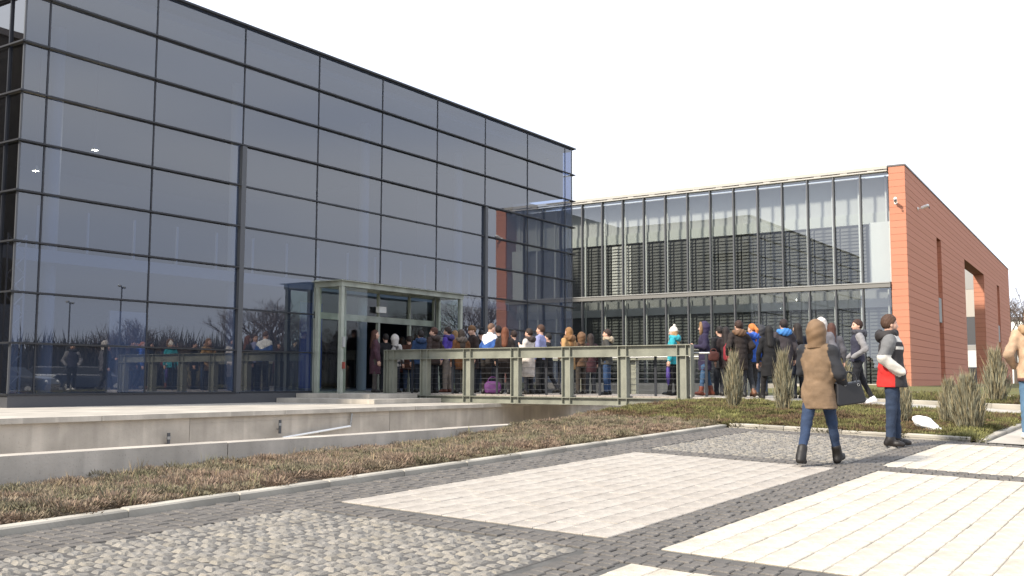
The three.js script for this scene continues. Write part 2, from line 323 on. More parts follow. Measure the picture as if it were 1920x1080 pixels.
cover('dry_grass', 'pale dry grass blades between the heather tufts', 'grass', tuft(9, 0.05, 0.13, 0.003, 9, 1.0), 900, () => [rr(-8.8, -6.4), rr(-15.9, 2.4)], heatherY, () => { const k = rr(0.7, 1.2); return rnd() < 0.5 ? [0.28 * k, 0.215 * k, 0.13 * k] : [0.17 * k, 0.16 * k, 0.085 * k]; }, [0.5, 1.2]);
const moundCol = (x, z) => { const a = fbm(x * 1.2, z * 1.2, 0, 3, 90) + rr(-0.16, 0.16); const k = rr(0.75, 1.2); return a < 0.40 ? [0.125 * k, 0.082 * k, 0.045 * k] : a < 0.62 ? [0.135 * k, 0.125 * k, 0.045 * k] : [0.17 * k, 0.165 * k, 0.058 * k]; };
cover('ground_cover', 'low olive green ground cover on the mound before the footbridge', 'ground cover', cushion(170, 0.12, 0.38, 0.038, 0.004, 5), 5600, () => [rr(-9.0, -2.6), rr(-21.3, -15.55)], moundY, moundCol, [0.6, 1.4]);
cover('ground_cover', 'low olive green ground cover in the bed behind the path', 'ground cover', tuft(30, 0.10, 0.10, 0.007, 6, 1.2), 5000, () => [rr(-8.5, 4), rr(-28.8, -25.45)], backBedY, moundCol, [0.8, 1.6]);

// paths behind the mound: from the footbridge to the right, and a pale one before the red wall
const pathY = (x) => 0.87 - 0.047 * clamp(x + 8.9, 0, 8.2) - 0.03 * Math.max(0, x + 0.7);
{
  const P = [], U = [], I = []; const xs = [-9.47, -8.9, -0.7, 14];
  for (const x of xs) { P.push(x, pathY(x), -25.2, x, pathY(x), -21.45, x, pathY(x) - 0.4, -21.45, x, pathY(x) - 0.4, -25.2); U.push(x, 0, x, 3.7, x, 4.1, x, 4.5); }
  for (let k = 0; k < xs.length - 1; k++) for (let i = 0; i < 3; i++) { const a = k * 4 + i, b = a + 4; I.push(a, a + 1, b, b, a + 1, b + 1); }
  I.push(0, 3, 2, 0, 2, 1);
  structure('path', polyGeo(P, I, U).toNonIndexed(), M.concretePale).geometry.computeVertexNormals();
}
sheet('path', -9, 30, -33.6, -29.2, 0.012, M.creamPaver[1], 6);
kerbRow('pale kerb on the near side of the bed behind the path', [[-8.7, -25.28], [6, -25.28]], 0.12, 0.12, 1.0);
sheet('path', -2.42, 12, -21.4, -15.5, 0.004, M.concretePale, 4);

// ------------------------------------------------------------------ the channel, its walls, the ledge and the steps
{
  structure('channel_floor', gbox(CH.x0 - 0.3, CH.x1 + 0.2, -2.0, -1.8, CH.z0, CH.z1), M.concrete);
  const w = thing('retaining_wall', 'low concrete wall between the heather bed and the channel', 'wall');
  for (let k = 0, z = CH.z1; z > -21.3; k++) { const z1 = Math.max(z - 4.2, -21.4); block('wall_section', -9.15, -8.88, -1.8, 0.535 + 0.004 * (k % 2), z - 0.006, z1 + 0.006, M.concrete, w); z = z1; }
  const v = thing('retaining_wall', 'tall concrete channel wall below the ledge of the glass building', 'wall');
  for (let k = 0, z = CH.z1; z > CH.z0 + 0.1; k++) { const z1 = Math.max(z - 5.4, CH.z0); block('wall_section', -15.1, -14.8 - 0.003 * (k % 2), -1.8, 0.56, z - 0.006, z1 + 0.006, M.concrete, v); z = z1; }
  const e = thing('retaining_wall', 'concrete end wall of the channel beyond the footbridge', 'wall');
  block('wall_section', -14.8, -9.15, -1.8, 0.75, CH.z0, CH.z0 - 0.3, M.concrete, e);
  block('wall_section', -9.15, -8.95, -1.8, 0.46, -21.45, CH.z0, M.concrete, e);
  const l = thing('ledge', 'pale concrete ledge running along the foot of the glass building', 'ledge');
  for (let z = CH.z1; z > CH.z0; z -= 4.0) block('ledge_slab', -20.6, -14.72, 0.555, 0.64, z, Math.max(z - 3.99, CH.z0), M.concretePale, l);
}
// pixel 722 at the footbridge's near girder is where the platform ends
{
  const t = thing('entrance_steps', 'two broad concrete steps leading up to the glass entrance porch', 'steps');
  block('step', -20.0, -16.6, 0.642, 0.755, -18.7, -21.36, M.concretePale, t);
  block('step', -20.0, -17.4, 0.757, 0.87, -19.4, -21.34, M.concretePale, t);
  block('landing', -20.0, -18.70, 0.642, 0.868, -21.362, -26.3, M.concretePale, t);
}

// ------------------------------------------------------------------ the glass building
const RH = 1.0573, GX = -20.08, ROW = (k) => 10.426 - (k - 1) * RH, COL = (c) => -12.0 - 2.7 * c;   // row 1 is the roof edge, row 10 the sill
{
  const b = thing('glass_building', 'tall dark blue mirrored glass hall with thin horizontal fins', 'building');
  const cols = [-0.2, 0, 1, 2, 3, 4, 5, 6, 7, 8, 8.2];
  for (let r = 1; r < 10; r++) for (let c = 0; c < cols.length - 1; c++) {
    const c0 = cols[c], c1 = cols[c + 1], z0 = COL(c0) - 0.02, z1 = COL(c1) + 0.02; let y1 = ROW(r) - 0.025, y0 = ROW(r + 1) + 0.025;
    if (c0 >= 3 && c1 <= 5) { if (y1 <= 4.0) continue; if (y0 < 4.0) y0 = 4.0; }
    const m = mesh('pane', new THREE.PlaneGeometry(Math.abs(z1 - z0), y1 - y0), M.glass, b, [GX, (y0 + y1) / 2, (z0 + z1) / 2]);
    m.rotation.set(rr(-0.0012, 0.0012), Math.PI / 2 + rr(-0.0022, 0.0022), rr(-0.0008, 0.0008));
  }
  // the end that faces the viewer's left, and the thin glass return at the far end
  for (let r = 1; r < 10; r++) for (let k = 0; k < 8; k++) {
    const x0 = k ? GX - 0.54 - (k - 1) * 2.7 : GX, x1 = GX - 0.54 - k * 2.7;
    const m = mesh('pane', new THREE.PlaneGeometry(x0 - x1 - 0.04, RH - 0.05), M.sideGlass, b, [(x0 + x1) / 2, (ROW(r) + ROW(r + 1)) / 2, COL(-0.2)]); m.rotation.set(rr(-0.001, 0.001), rr(-0.002, 0.002), 0);
  }
  const ZE = COL(8.2);
  for (let r = 1; r < 10; r++) { const m = mesh('pane', new THREE.PlaneGeometry(0.38, RH - 0.05), M.glass, b, [GX - 0.21, (ROW(r) + ROW(r + 1)) / 2, ZE]); m.rotation.y = Math.PI; }
  // fins: projecting blades on every row, thin transoms in the entrance bay
  const zA = COL(-0.2) + 0.10, zB = ZE - 0.13;
  for (let r = 1; r <= 10; r++) {
    const y = ROW(r), deep = r === 1 ? 0.11 : 0.085, th = r === 1 ? 0.052 : 0.036;
    const runs = r <= 4 ? [[zA, zB]] : [[zA, COL(2) + 0.08], [COL(6) - 0.08, zB]];
    for (const [za, zb] of runs) { const f = mesh('fin', box(deep, th, Math.abs(zb - za)), M.darkFin, b, [GX + deep / 2 + 0.01, y, (za + zb) / 2]); f.userData.label = 'dark projecting horizontal fin'; }
    if (r > 4) for (const [ca, cb] of r >= 8 ? [[2, 3], [5, 6]] : [[2, 6]]) block('transom', GX + 0.012, GX + 0.052, y - 0.019, y + 0.019, COL(ca) - 0.08, COL(cb) + 0.08, M.dark, b);
    mesh('fin', box(20, th, deep), M.darkFin, b, [GX - 10 + deep - 0.001, y - 0.0006, COL(-0.2) + deep / 2 + 0.012]);
    mesh('fin', box(1.2, th, 0.15), M.darkFin, b, [GX - 0.6, y - 0.0006, ZE - 0.087]);
  }
  for (const c of [0, 1, 2, 3, 4, 5, 6, 7, 8]) { const y0 = c === 4 || c === 5 || c === 3 ? (c === 4 ? 4.0 : 0.92) : 0.92; block('mullion', GX + 0.002, GX + 0.016, y0, 10.4, COL(c) - 0.018, COL(c) + 0.018, M.dark, b); }
  for (let k = 0; k < 7; k++) block('mullion', GX - 0.54 - k * 2.7 - 0.02, GX - 0.54 - k * 2.7 + 0.02, 0.92, 10.4, COL(-0.2) + 0.002, COL(-0.2) + 0.04, M.dark, b);
  for (const [z, w] of [[COL(-0.2), 0.02], [ZE, 0.025]]) block('corner_post', GX - 0.03, GX + 0.006, 0.92, 10.4, z - w, z + w, M.column, b);
  for (const c of [2, 6]) block('facade_column', GX - 0.05, GX + 0.09, 0.915, ROW(4) - 0.03, COL(c) - 0.075, COL(c) + 0.075, M.column, b);
  block('facade_plinth', GX - 0.30, GX + 0.07, 0.642, 0.885, COL(-0.2) + 0.05, COL(2.96), M.plinth, b);
  block('facade_plinth', GX - 0.30, GX + 0.07, 0.642, 0.885, COL(5.06), ZE - 0.05, M.plinth, b);
  block('facade_plinth', GX - 20, GX - 0.302, 0.642, 0.885, COL(-0.2) + 0.05, COL(-0.2) - 0.2, M.plinth, b);
  block('roof', GX - 21, GX - 0.05, 10.30, 10.44, COL(-0.2) - 0.02, ZE + 0.02, M.dark, b);
  // inside
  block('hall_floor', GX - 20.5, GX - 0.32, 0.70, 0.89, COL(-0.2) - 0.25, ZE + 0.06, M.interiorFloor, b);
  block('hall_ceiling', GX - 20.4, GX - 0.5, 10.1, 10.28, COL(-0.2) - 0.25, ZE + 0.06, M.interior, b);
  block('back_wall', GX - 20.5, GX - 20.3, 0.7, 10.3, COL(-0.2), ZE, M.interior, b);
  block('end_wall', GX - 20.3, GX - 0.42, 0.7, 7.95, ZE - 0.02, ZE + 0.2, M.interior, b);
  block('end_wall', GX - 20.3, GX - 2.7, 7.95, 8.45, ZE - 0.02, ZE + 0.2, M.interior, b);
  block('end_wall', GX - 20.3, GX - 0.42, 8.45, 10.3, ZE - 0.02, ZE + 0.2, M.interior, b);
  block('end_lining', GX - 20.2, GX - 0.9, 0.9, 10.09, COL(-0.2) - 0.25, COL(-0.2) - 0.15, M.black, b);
  block('gallery', GX - 20.2, GX - 2.8, 4.05, 4.35, COL(-0.2) - 0.3, ZE + 0.3, M.interiorPale, b);
  for (let k = 0; k < 16; k++) block('baluster', GX - 2.86, GX - 2.81, 4.36, 5.4, COL(0.1 + k * 0.5), COL(0.1 + k * 0.5) + 0.05, M.interiorPale, b);
  for (const c of [0.85, 3.0, 5.1, 7.1]) mesh('hall_column', new THREE.CylinderGeometry(0.17, 0.17, 9.2, 16), M.interiorPale, b, [GX - 3.4, 5.5, COL(c)]);
  for (const [c0, c1, d] of [[0.15, 0.42, 2.6], [1.25, 1.65, 2.4]]) block('display_board', GX - d - 0.08, GX - d, 0.9, 2.95, COL(c0), COL(c1), M.interiorPale, b);
  const rack = []; for (let k = 0; k < 8; k++) { const y = 0.9 + k * 0.42, zc = COL(-0.08); for (const s of [-1, 1]) rack.push(bar([GX - 0.5, y, zc - s * 0.2], [GX - 0.5, y + 0.42, zc + s * 0.2], 0.014, 5)); } for (const s of [-1, 1]) rack.push(bar([GX - 0.5, 0.9, COL(-0.08) + s * 0.2], [GX - 0.5, 4.3, COL(-0.08) + s * 0.2], 0.025, 6));
  mesh('lattice_mast', mergeGeometries(rack), M.steel, b);
}
// lamps hanging in the hall
M.lampGlow = new THREE.MeshStandardMaterial({ color: 0xfff2d8, emissive: 0xffe6b8, emissiveIntensity: 6 });
for (const [px, py, d] of [[178, 285, 3.6], [67, 324, 5.0]]) {
  const at = onX(px, py, GX - d), t = thing('pendant_lamp', px > 100 ? 'glowing pendant lamp high inside the glass hall, behind the second bay of panes' : 'small glowing pendant lamp inside the glass hall close to its corner', 'lamp', at);
  mesh('lamp_shade', new THREE.CylinderGeometry(0.03, 0.09, 0.14, 16, 1, true), M.steel, t, [0, 0.12, 0]);
  mesh('bulb', new THREE.SphereGeometry(0.04, 12, 8), M.lampGlow, t, [0, 0.07, 0]);
  mesh('lamp_cord', new THREE.CylinderGeometry(0.008, 0.008, 10.1 - at[1] - 0.22, 5), M.black, t, [0, (10.1 - at[1] - 0.22) / 2 + 0.22, 0]);
  const pl = new THREE.PointLight(0xffe6b8, 4); pl.position.set(0, -0.06, 0); pl.castShadow = true; t.add(pl);
}

// ------------------------------------------------------------------ entrance porch
{
  const t = thing('entrance_porch', 'glass entrance porch with pale green steel frame on the glass hall', 'porch');
  const xf = -19.05, za = COL(3) + 0.02, zb = COL(5) + 0.06, y0 = 0.872, y1 = 3.93, p = 0.055;
  const post = (x, z, w = p) => block('post', x - w, x + w, y0, y1 - 0.16, z - w, z + w, M.frameGreen, t);
  post(xf, za); post(xf, zb); post(GX + 0.16, za); post(GX + 0.16, zb);
  block('roof_beam', xf - 0.07, xf + 0.07, y1 - 0.158, y1 - 0.02, za + 0.09, zb - 0.09, M.frameGreen, t);
  for (const z of [za, zb]) block('roof_beam', GX + 0.06, xf - 0.072, y1 - 0.158, y1 - 0.02, z - 0.05, z + 0.05, M.frameGreen, t);
  for (let k = 1; k < 4; k++) { const z = za + (zb - za) * k / 4; block('roof_rafter', GX + 0.06, xf - 0.072, y1 - 0.14, y1 - 0.03, z - 0.03, z + 0.03, M.frameGreen, t); }
  block('roof_glass', GX + 0.055, xf + 0.16, y1 - 0.018, y1, za + 0.18, zb - 0.16, M.frameGreen, t);
  const side = (z) => { const g = mesh('side_pane', new THREE.PlaneGeometry(xf - GX - 0.36, y1 - y0 - 0.2), M.clearGlass, t, [(xf + GX) / 2 + 0.05, (y0 + y1) / 2 - 0.08, z]); return g; };
  side(za); side(zb);
  for (let k = 0; k < 2; k++) { const g = mesh('front_pane', new THREE.PlaneGeometry(0.95, y1 - y0 - 0.2), M.clearGlass, t, [xf, (y0 + y1) / 2 - 0.08, k ? zb + 0.56 : za - 0.56]); g.rotation.y = Math.PI / 2; }
  // doors in the line of the facade
  const xd = GX - 0.02, tr = 3.02;
  block('door_transom', xd - 0.06, xd + 0.06, tr - 0.09, tr + 0.09, za - 0.02, zb + 0.02, M.frameGreen, t);
  block('door_head', xd - 0.05, xd + 0.05, 3.80, 3.99, za, zb, M.frameGreen, t);
  for (const f of [0.004, 0.23, 0.5, 0.77, 0.996]) { const z = za + (zb - za) * f; block('door_post', xd - 0.05, xd + 0.05, y0, tr - 0.092, z - 0.04, z + 0.04, M.frameGreen, t); block('door_post', xd - 0.04, xd + 0.04, tr + 0.092, 3.798, z - 0.03, z + 0.03, M.frameGreen, t); }
  for (let k = 0; k < 4; k++) { const f = [0.004, 0.23, 0.5, 0.77, 0.996], a = za + (zb - za) * f[k], c = za + (zb - za) * f[k + 1]; const g = mesh('over_pane', new THREE.PlaneGeometry(Math.abs(c - a) - 0.08, 0.68), M.clearGlass, t, [xd, 3.46, (a + c) / 2]); g.rotation.y = Math.PI / 2; if (k === 0 || k === 3) { const h = mesh('door_leaf', new THREE.PlaneGeometry(Math.abs(c - a) - 0.09, tr - y0 - 0.12), M.clearGlass, t, [xd, (tr + y0) / 2 - 0.05, (a + c) / 2]); h.rotation.y = Math.PI / 2; } }
  const s = onX(714, 581, xd + 0.11); block('door_sensor', s[0] - 0.045, s[0] + 0.08, s[1] - 0.09, s[1] + 0.09, s[2] - 0.16, s[2] + 0.16, M.white, t).userData.label = 'white door sensor box';
  const i = onX(644, 641, xf + 0.07); block('intercom', xf + 0.057, xf + 0.11, i[1] - 0.14, i[1] + 0.14, za - 0.06, za + 0.02, M.innerGrey, t);
  M.red = L(0.22, 0.045, 0.03, 0.6);
  const a = onX(646, 685, xf + 0.07); block('call_button', xf + 0.057, xf + 0.12, a[1] - 0.09, a[1] + 0.09, za - 0.06, za + 0.0, M.red, t).userData.label = 'red push button box';
}

// ------------------------------------------------------------------ the office wing with its red tiled end wall
{
  const w = thing('office_wing', 'two storey glazed office wing ending in a red tiled wall', 'building');
  const Z = -43.9, XR = -10.30, BAY = 1.145, N = 17, XL = XR - N * BAY, zi = Z - 0.85;
  for (let k = 0; k < N; k++) for (const [y0, y1] of [[5.41, 10.10], [1.16, 5.165]]) {
    const m = mesh('pane', new THREE.PlaneGeometry(BAY - 0.03, y1 - y0), M.wingGlass, w, [XR - (k + 0.5) * BAY, (y0 + y1) / 2, Z]); m.rotation.set(rr(-0.0006, 0.0006), rr(-0.0016, 0.0016), 0);
  }
  for (let k = 1; k <= N; k++) { block('mullion', XR - k * BAY - 0.028, XR - k * BAY + 0.028, 5.40, 10.12, Z - 0.05, Z + 0.13, M.column, w); block('mullion', XR - k * BAY - 0.028, XR - k * BAY + 0.028, 1.10, 5.17, Z - 0.05, Z + 0.13, M.column, w); }
  block('floor_edge', XL, XR - 0.005, 5.18, 5.40, Z - 0.20, Z + 0.16, M.floorEdge || (M.floorEdge = L(0.17, 0.165, 0.155, 0.7)), w);
  block('floor_edge_lip', XL, XR - 0.005, 5.36, 5.40, Z + 0.162, Z + 0.19, M.innerGrey, w);
  block('base_kerb', XL, XR - 0.005, 0.3, 1.13, Z - 0.8, Z + 0.25, M.concretePale, w);
  block('roof_edge', XL, XR - 0.005, 10.22, 10.35, Z - 1.2, Z + 0.14, M.roofEdge, w);
  block('roof_edge', XL, XR - 0.005, 10.11, 10.17, Z - 0.4, Z + 0.16, M.roofEdge, w);
  for (let k = 0; k < N; k++) block('roof_bracket', XR - (k + 0.5) * BAY - 0.25, XR - (k + 0.5) * BAY + 0.05, 10.172, 10.218, Z - 0.35, Z + 0.12, M.roofEdge, w);
  // the layer behind the glass: panels, pale bands, slatted blinds and slender posts
  block('upper_panel', XL, XR - 0.01, 8.55, 10.1, zi - 0.3, zi - 0.1, M.upperGrey || (M.upperGrey = L(0.60, 0.60, 0.60, 0.8)), w);
  block('pale_band', XL, XR - 0.01, 8.07, 8.548, zi - 0.3, zi - 0.04, M.spandrel, w);
  block('pale_band', XL, XR - 0.01, 4.43, 4.79, zi - 0.3, zi - 0.04, M.upperGrey, w);
  block('dark_header', XL, XR - 0.01, 4.792, 5.178, zi - 0.3, zi - 0.1, M.innerGrey, w);
  block('inner_wall', XL, XR - 0.01, 0.9, 10.1, zi - 0.6, zi - 0.31, M.interior, w);
  const slats = (y0, y1) => { const gs = []; for (let y = y0 + 0.03; y < y1; y += 0.15) gs.push(new THREE.BoxGeometry(BAY - 0.07, 0.008, 0.165).rotateX(1.08).translate(0, y, 0)); return mergeGeometries(gs); };
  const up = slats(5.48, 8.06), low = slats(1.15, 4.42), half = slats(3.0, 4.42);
  const bright = [6.5], gap = [2, 12];
  for (let k = 0; k < N; k++) {
    const x = XR - (k + 0.5) * BAY - 0.05;
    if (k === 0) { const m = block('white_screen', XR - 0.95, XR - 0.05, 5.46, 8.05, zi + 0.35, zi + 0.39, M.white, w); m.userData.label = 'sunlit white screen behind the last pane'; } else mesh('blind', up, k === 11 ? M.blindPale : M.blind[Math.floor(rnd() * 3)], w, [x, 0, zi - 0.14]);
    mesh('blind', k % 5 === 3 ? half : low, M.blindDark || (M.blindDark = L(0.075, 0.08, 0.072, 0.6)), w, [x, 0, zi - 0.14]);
    block('inner_post', XR - (k + 0.26) * BAY - 0.035, XR - (k + 0.26) * BAY + 0.035, 5.45, 10.1, zi + 0.02, zi + 0.09, M.white, w);
    block('inner_post', XR - (k + 0.26) * BAY - 0.03, XR - (k + 0.26) * BAY + 0.03, 1.14, 5.17, zi + 0.02, zi + 0.09, M.spandrel, w);
  }
  block('roof', XL - 2, XR - 1.35, 10.0, 10.236, -67, zi - 0.61, M.innerGrey, w);
  block('rear_wall', XL - 2, XR - 0.4, 0.8, 9.998, -61.8, -61.5, M.spandrel, w);
  // the block that links the wing to the hall, seen mirrored in the wing's glass
  block('link_block', -40, -27.8, 0.7, 10.30, -33.9, -44.6, M.plinth, w);
  // the far side of the courtyard, seen through the tall opening
  for (const [y0, y1, m] of [[7.9, 9.6, M.innerGrey], [5.9, 7.88, M.roofEdge], [3.9, 5.88, M.column], [3.5, 3.88, M.innerGrey], [2.3, 3.48, M.spandrel], [0.9, 2.28, M.black]]) block('courtyard_band', -30, -12.2, y0, y1, -79, -78.6, m, w);
  // red tiled wall
  const wall = new THREE.Group(); wall.name = 'red_tiled_wall'; wall.position.set(-9.617, 0, -43.907); wall.rotation.y = 0.0506; w.add(wall);
  const T = 0.66, LEN = 46.08, Y0 = 1.02, YT = 10.30, ROWS = 32, rh = (YT - Y0) / ROWS, TOP = 8.27, open = [[8.2, 9.6], [18.5, 28.2], [36.4, 38.1]];
  const core = []; let s = 0;
  for (const [a, b] of [...open, [LEN, LEN]]) { core.push(gbox(-T + 0.02, -0.025, 0.5, YT, -s - 0.025, -a + (a === LEN ? 0.0 : 0.0))); if (b > a) core.push(gbox(-T + 0.02, -0.025, TOP, YT, -a, -b)); s = b; }
  mesh('wall_core', mergeGeometries(core), M.tileJoint, wall);
  const piece = (name, g, z, y, x, k) => { const m = mesh(name, g, M.tile[k % 4], wall, [x, y, z]); return m; };
  const tileGeo = (l) => box(0.028, rh - 0.014, l);
  const rest = [[], [], [], []]; let single = 0;
  const seg = []; for (let a = 0; a < LEN - 0.1;) { const o = open.find(([p, q]) => a >= p - 1e-6 && a < q); if (o) { seg.push([a, o[1], true]); a = o[1]; continue; } const next = Math.min(...open.map(([p]) => p).filter((p) => p > a + 1e-6), LEN); const n = Math.max(1, Math.round((next - a) / 2.1)); const l = (next - a) / n; for (let k = 0; k < n; k++) seg.push([a + k * l, a + (k + 1) * l, false]); a = next; }
  for (const [a, b, over] of seg) for (let r = 0; r < ROWS; r++) {
    const y = Y0 + (r + 0.5) * rh; if (over && y < TOP + 0.02) continue;
    const parts = over ? Math.max(1, Math.round((b - a) / 2.1)) : 1;
    for (let q = 0; q < parts; q++) {
      const p0 = a + (b - a) * q / parts, p1 = a + (b - a) * (q + 1) / parts, g = tileGeo(p1 - p0);
      if (single < 270) { piece('tile', g, -(p0 + p1) / 2, y, -0.012, r * 3); single++; } else rest[(r * 3) % 4].push(g.clone().translate(-0.012, y, -(p0 + p1) / 2));
    }
  }
  for (let r = 0; r < ROWS; r++) { const m = mesh('tile', box(T - 0.006, rh - 0.009, 0.028), M.tile[r % 4], wall, [-T / 2, Y0 + (r + 0.5) * rh, -0.008 + rr(-0.002, 0.002)]); }
  for (const [a, b] of open) for (let r = 0; r < ROWS; r++) { const y = Y0 + (r + 0.5) * rh; if (y > TOP) break; rest[r % 4].push(gbox(-T + 0.03, -0.03, y - rh / 2 + 0.007, y + rh / 2 - 0.007, -b + 0.001, -b + 0.02), gbox(-T + 0.03, -0.03, y - rh / 2 + 0.007, y + rh / 2 - 0.007, -a - 0.02, -a - 0.001)); }
  rest.forEach((gs, k) => { const m = mesh('tile_remainder', mergeGeometries(gs), M.tile[k], wall); m.userData.kind = 'stuff'; });
  for (const [a, b] of [open[0], open[2]]) { block('slit_back', -T + 0.05, -T + 0.15, 1.0, TOP, -a - 0.02, -b + 0.02, M.tile[0], wall); block('slit_panel', -0.5, -0.06, 4.15, 5.35, -a - 0.55, -b + 0.021, M.innerGrey, wall); }
  block('coping', -T - 0.03, 0.03, YT, YT + 0.07, 0.03, -LEN - 0.03, M.coping, wall);
  block('wall_base', -T, 0.004, 0.86, 1.02, 0.0, -18.4, M.plinth, wall);
}
function securityCamera(label, at, turn) {
  const t = thing('security_camera', label, 'camera', at, turn, 'cameras on the red wall');
  mesh('bracket', bar([0, 0, 0], [0, 0.02, 0.22], 0.025, 8), M.white, t);
  mesh('wall_plate', new THREE.CylinderGeometry(0.07, 0.07, 0.03, 12).rotateX(Math.PI / 2), M.white, t, [0, 0, 0.015]);
  const b = mesh('camera_housing', new THREE.CapsuleGeometry(0.07, 0.24, 4, 10).rotateX(Math.PI / 2 - 0.3), M.white, t, [0, 0.07, 0.3]);
  mesh('lens', new THREE.CylinderGeometry(0.045, 0.045, 0.03, 12).rotateX(Math.PI / 2), M.black, b, [0, -0.06, 0.19]);
}
securityCamera('white security camera on the narrow sunlit end of the red wall', [onZ(1679, 376, -43.86)[0], onZ(1679, 380, -43.86)[1], -43.885], 0.2);
securityCamera('white security camera on the long shaded side of the red wall', [-9.617 - 0.0506 * 2.9 + 0.01, onX(1712, 386, -9.75)[1], -46.8], Math.PI / 2);

// ------------------------------------------------------------------ footbridge
const DECK = 0.87;
{
  const t = thing('footbridge', 'grey green steel footbridge with deep girders crossing the concrete channel', 'bridge');
  const xa = -18.66, xb = -9.48, posts = [-18.45, -17.26, -15.81, -14.3, -12.78, -11.23, -9.70];
  for (const [z, out] of [[-21.5, 1], [-25.05, -1]]) {
    const girder = (name, y0, y1) => {
      const g = new THREE.Group(); g.name = name; t.add(g);
      block('web', xa, xb, y0 + 0.018, y1 - 0.018, z - 0.012, z + 0.012, M.steelGreen, g);
      block('flange', xa, xb, y1 - 0.018, y1, z - 0.095, z + 0.095, M.steelGreen, g);
      block('flange', xa, xb, y0, y0 + 0.018, z - 0.095, z + 0.095, M.steelGreen, g);
    };
    girder('top_girder', 1.80, 2.068); girder('bottom_girder', 0.646, 0.83);
    posts.forEach((x, k) => {
      const g = new THREE.Group(); g.name = 'post'; t.add(g); const wd = 0.11;
      block('web', x - wd + 0.012, x + wd - 0.012, 0.832, 1.798, z - 0.011, z + 0.011, M.steelGreen, g);
      for (const s of [-1, 1]) { block('flange', x + s * wd - 0.010, x + s * wd + 0.010, 0.832, 1.798, z - 0.09, z + 0.09, M.steelGreen, g); for (const [a, b] of [[1.82, 2.048], [0.666, 0.810]]) for (const q of [-1, 1]) block('stiffener', x + s * wd - 0.006, x + s * wd + 0.006, a, b, z + q * 0.014, z + q * 0.09, M.steelGreen, g); }
    });
    for (const x of [xa - 0.008, xb + 0.008]) block('end_plate', x - 0.007, x + 0.007, 0.646, 2.068, z - 0.095, z + 0.095, M.steelGreen, t);
    // inner railing
    const zr = z - out * 0.22, rail = bar([xa + 0.1, 1.87, zr], [xb + 0.35, 1.87, zr], 0.026, 10);
    mesh('handrail', rail, M.steel, t);
    for (const x of [-17.9, -16.5, -15.05, -13.53, -12.0, -10.5, -9.22]) block('rail_post', x - 0.03, x + 0.03, DECK, 1.84, zr - 0.012, zr + 0.012, M.dark, t);
    for (let k = 0; k < 6; k++) mesh('cable', bar([xa + 0.1, DECK + 0.13 + k * 0.14, zr], [xb + 0.3, DECK + 0.13 + k * 0.14, zr], 0.004, 5), M.column, t);
  }
  for (let k = 0; k < 44; k++) { const x0 = xa + 0.02 + k * (xb - xa - 0.04) / 44; block('deck_plank', x0, x0 + (xb - xa - 0.04) / 44 - 0.008, 0.832, DECK, -21.6, -24.94, M.deckWood || (M.deckWood = L(0.40, 0.35, 0.30, 0.85, { map: mottleT })), t); }
  for (const x of posts) block('cross_beam', x - 0.05, x + 0.05, 0.68, 0.828, -21.52, -25.03, M.steelGreen, t);
}
{ // pipes on the channel walls
  const wallX = -14.74, a = onX(530, 821, wallX), b = onX(657, 799, wallX), c = onX(660, 775, wallX);
  const t = thing('drain_pipe', 'broken white drain pipe sloping along the tall channel wall', 'pipe', [0, 0, 0]);
  mesh('pipe_run', bar(a, b, 0.022, 8), M.white, t); mesh('pipe_drop', bar(b, c, 0.022, 8), M.steel, t);
  for (const f of [0.1, 0.55]) { const x = a.map((v, i) => v + (b[i] - v) * f); mesh('bracket', bar([wallX - 0.06, x[1] - 0.05, x[2]], [wallX, x[1], x[2]], 0.012, 6), M.steel, t); }
  for (const [px, py, l] of [[316, 826, 'short dark pipe stub on the channel wall, standing alone'], [525, 800, 'short dark pipe stub on the channel wall above the white pipe']]) {
    const p = onX(px, py, wallX + 0.03), s = thing('pipe_stub', l, 'pipe', p);
    mesh('stub_pipe', bar([0, -0.13, 0], [0, 0.13, 0], 0.028, 8), M.column, s); mesh('collar', bar([0, 0.02, 0], [0, 0.07, 0], 0.038, 8), M.steel, s); mesh('wall_clip', bar([-0.1, -0.05, 0], [0, -0.05, 0], 0.012, 6), M.steel, s);
  }
}

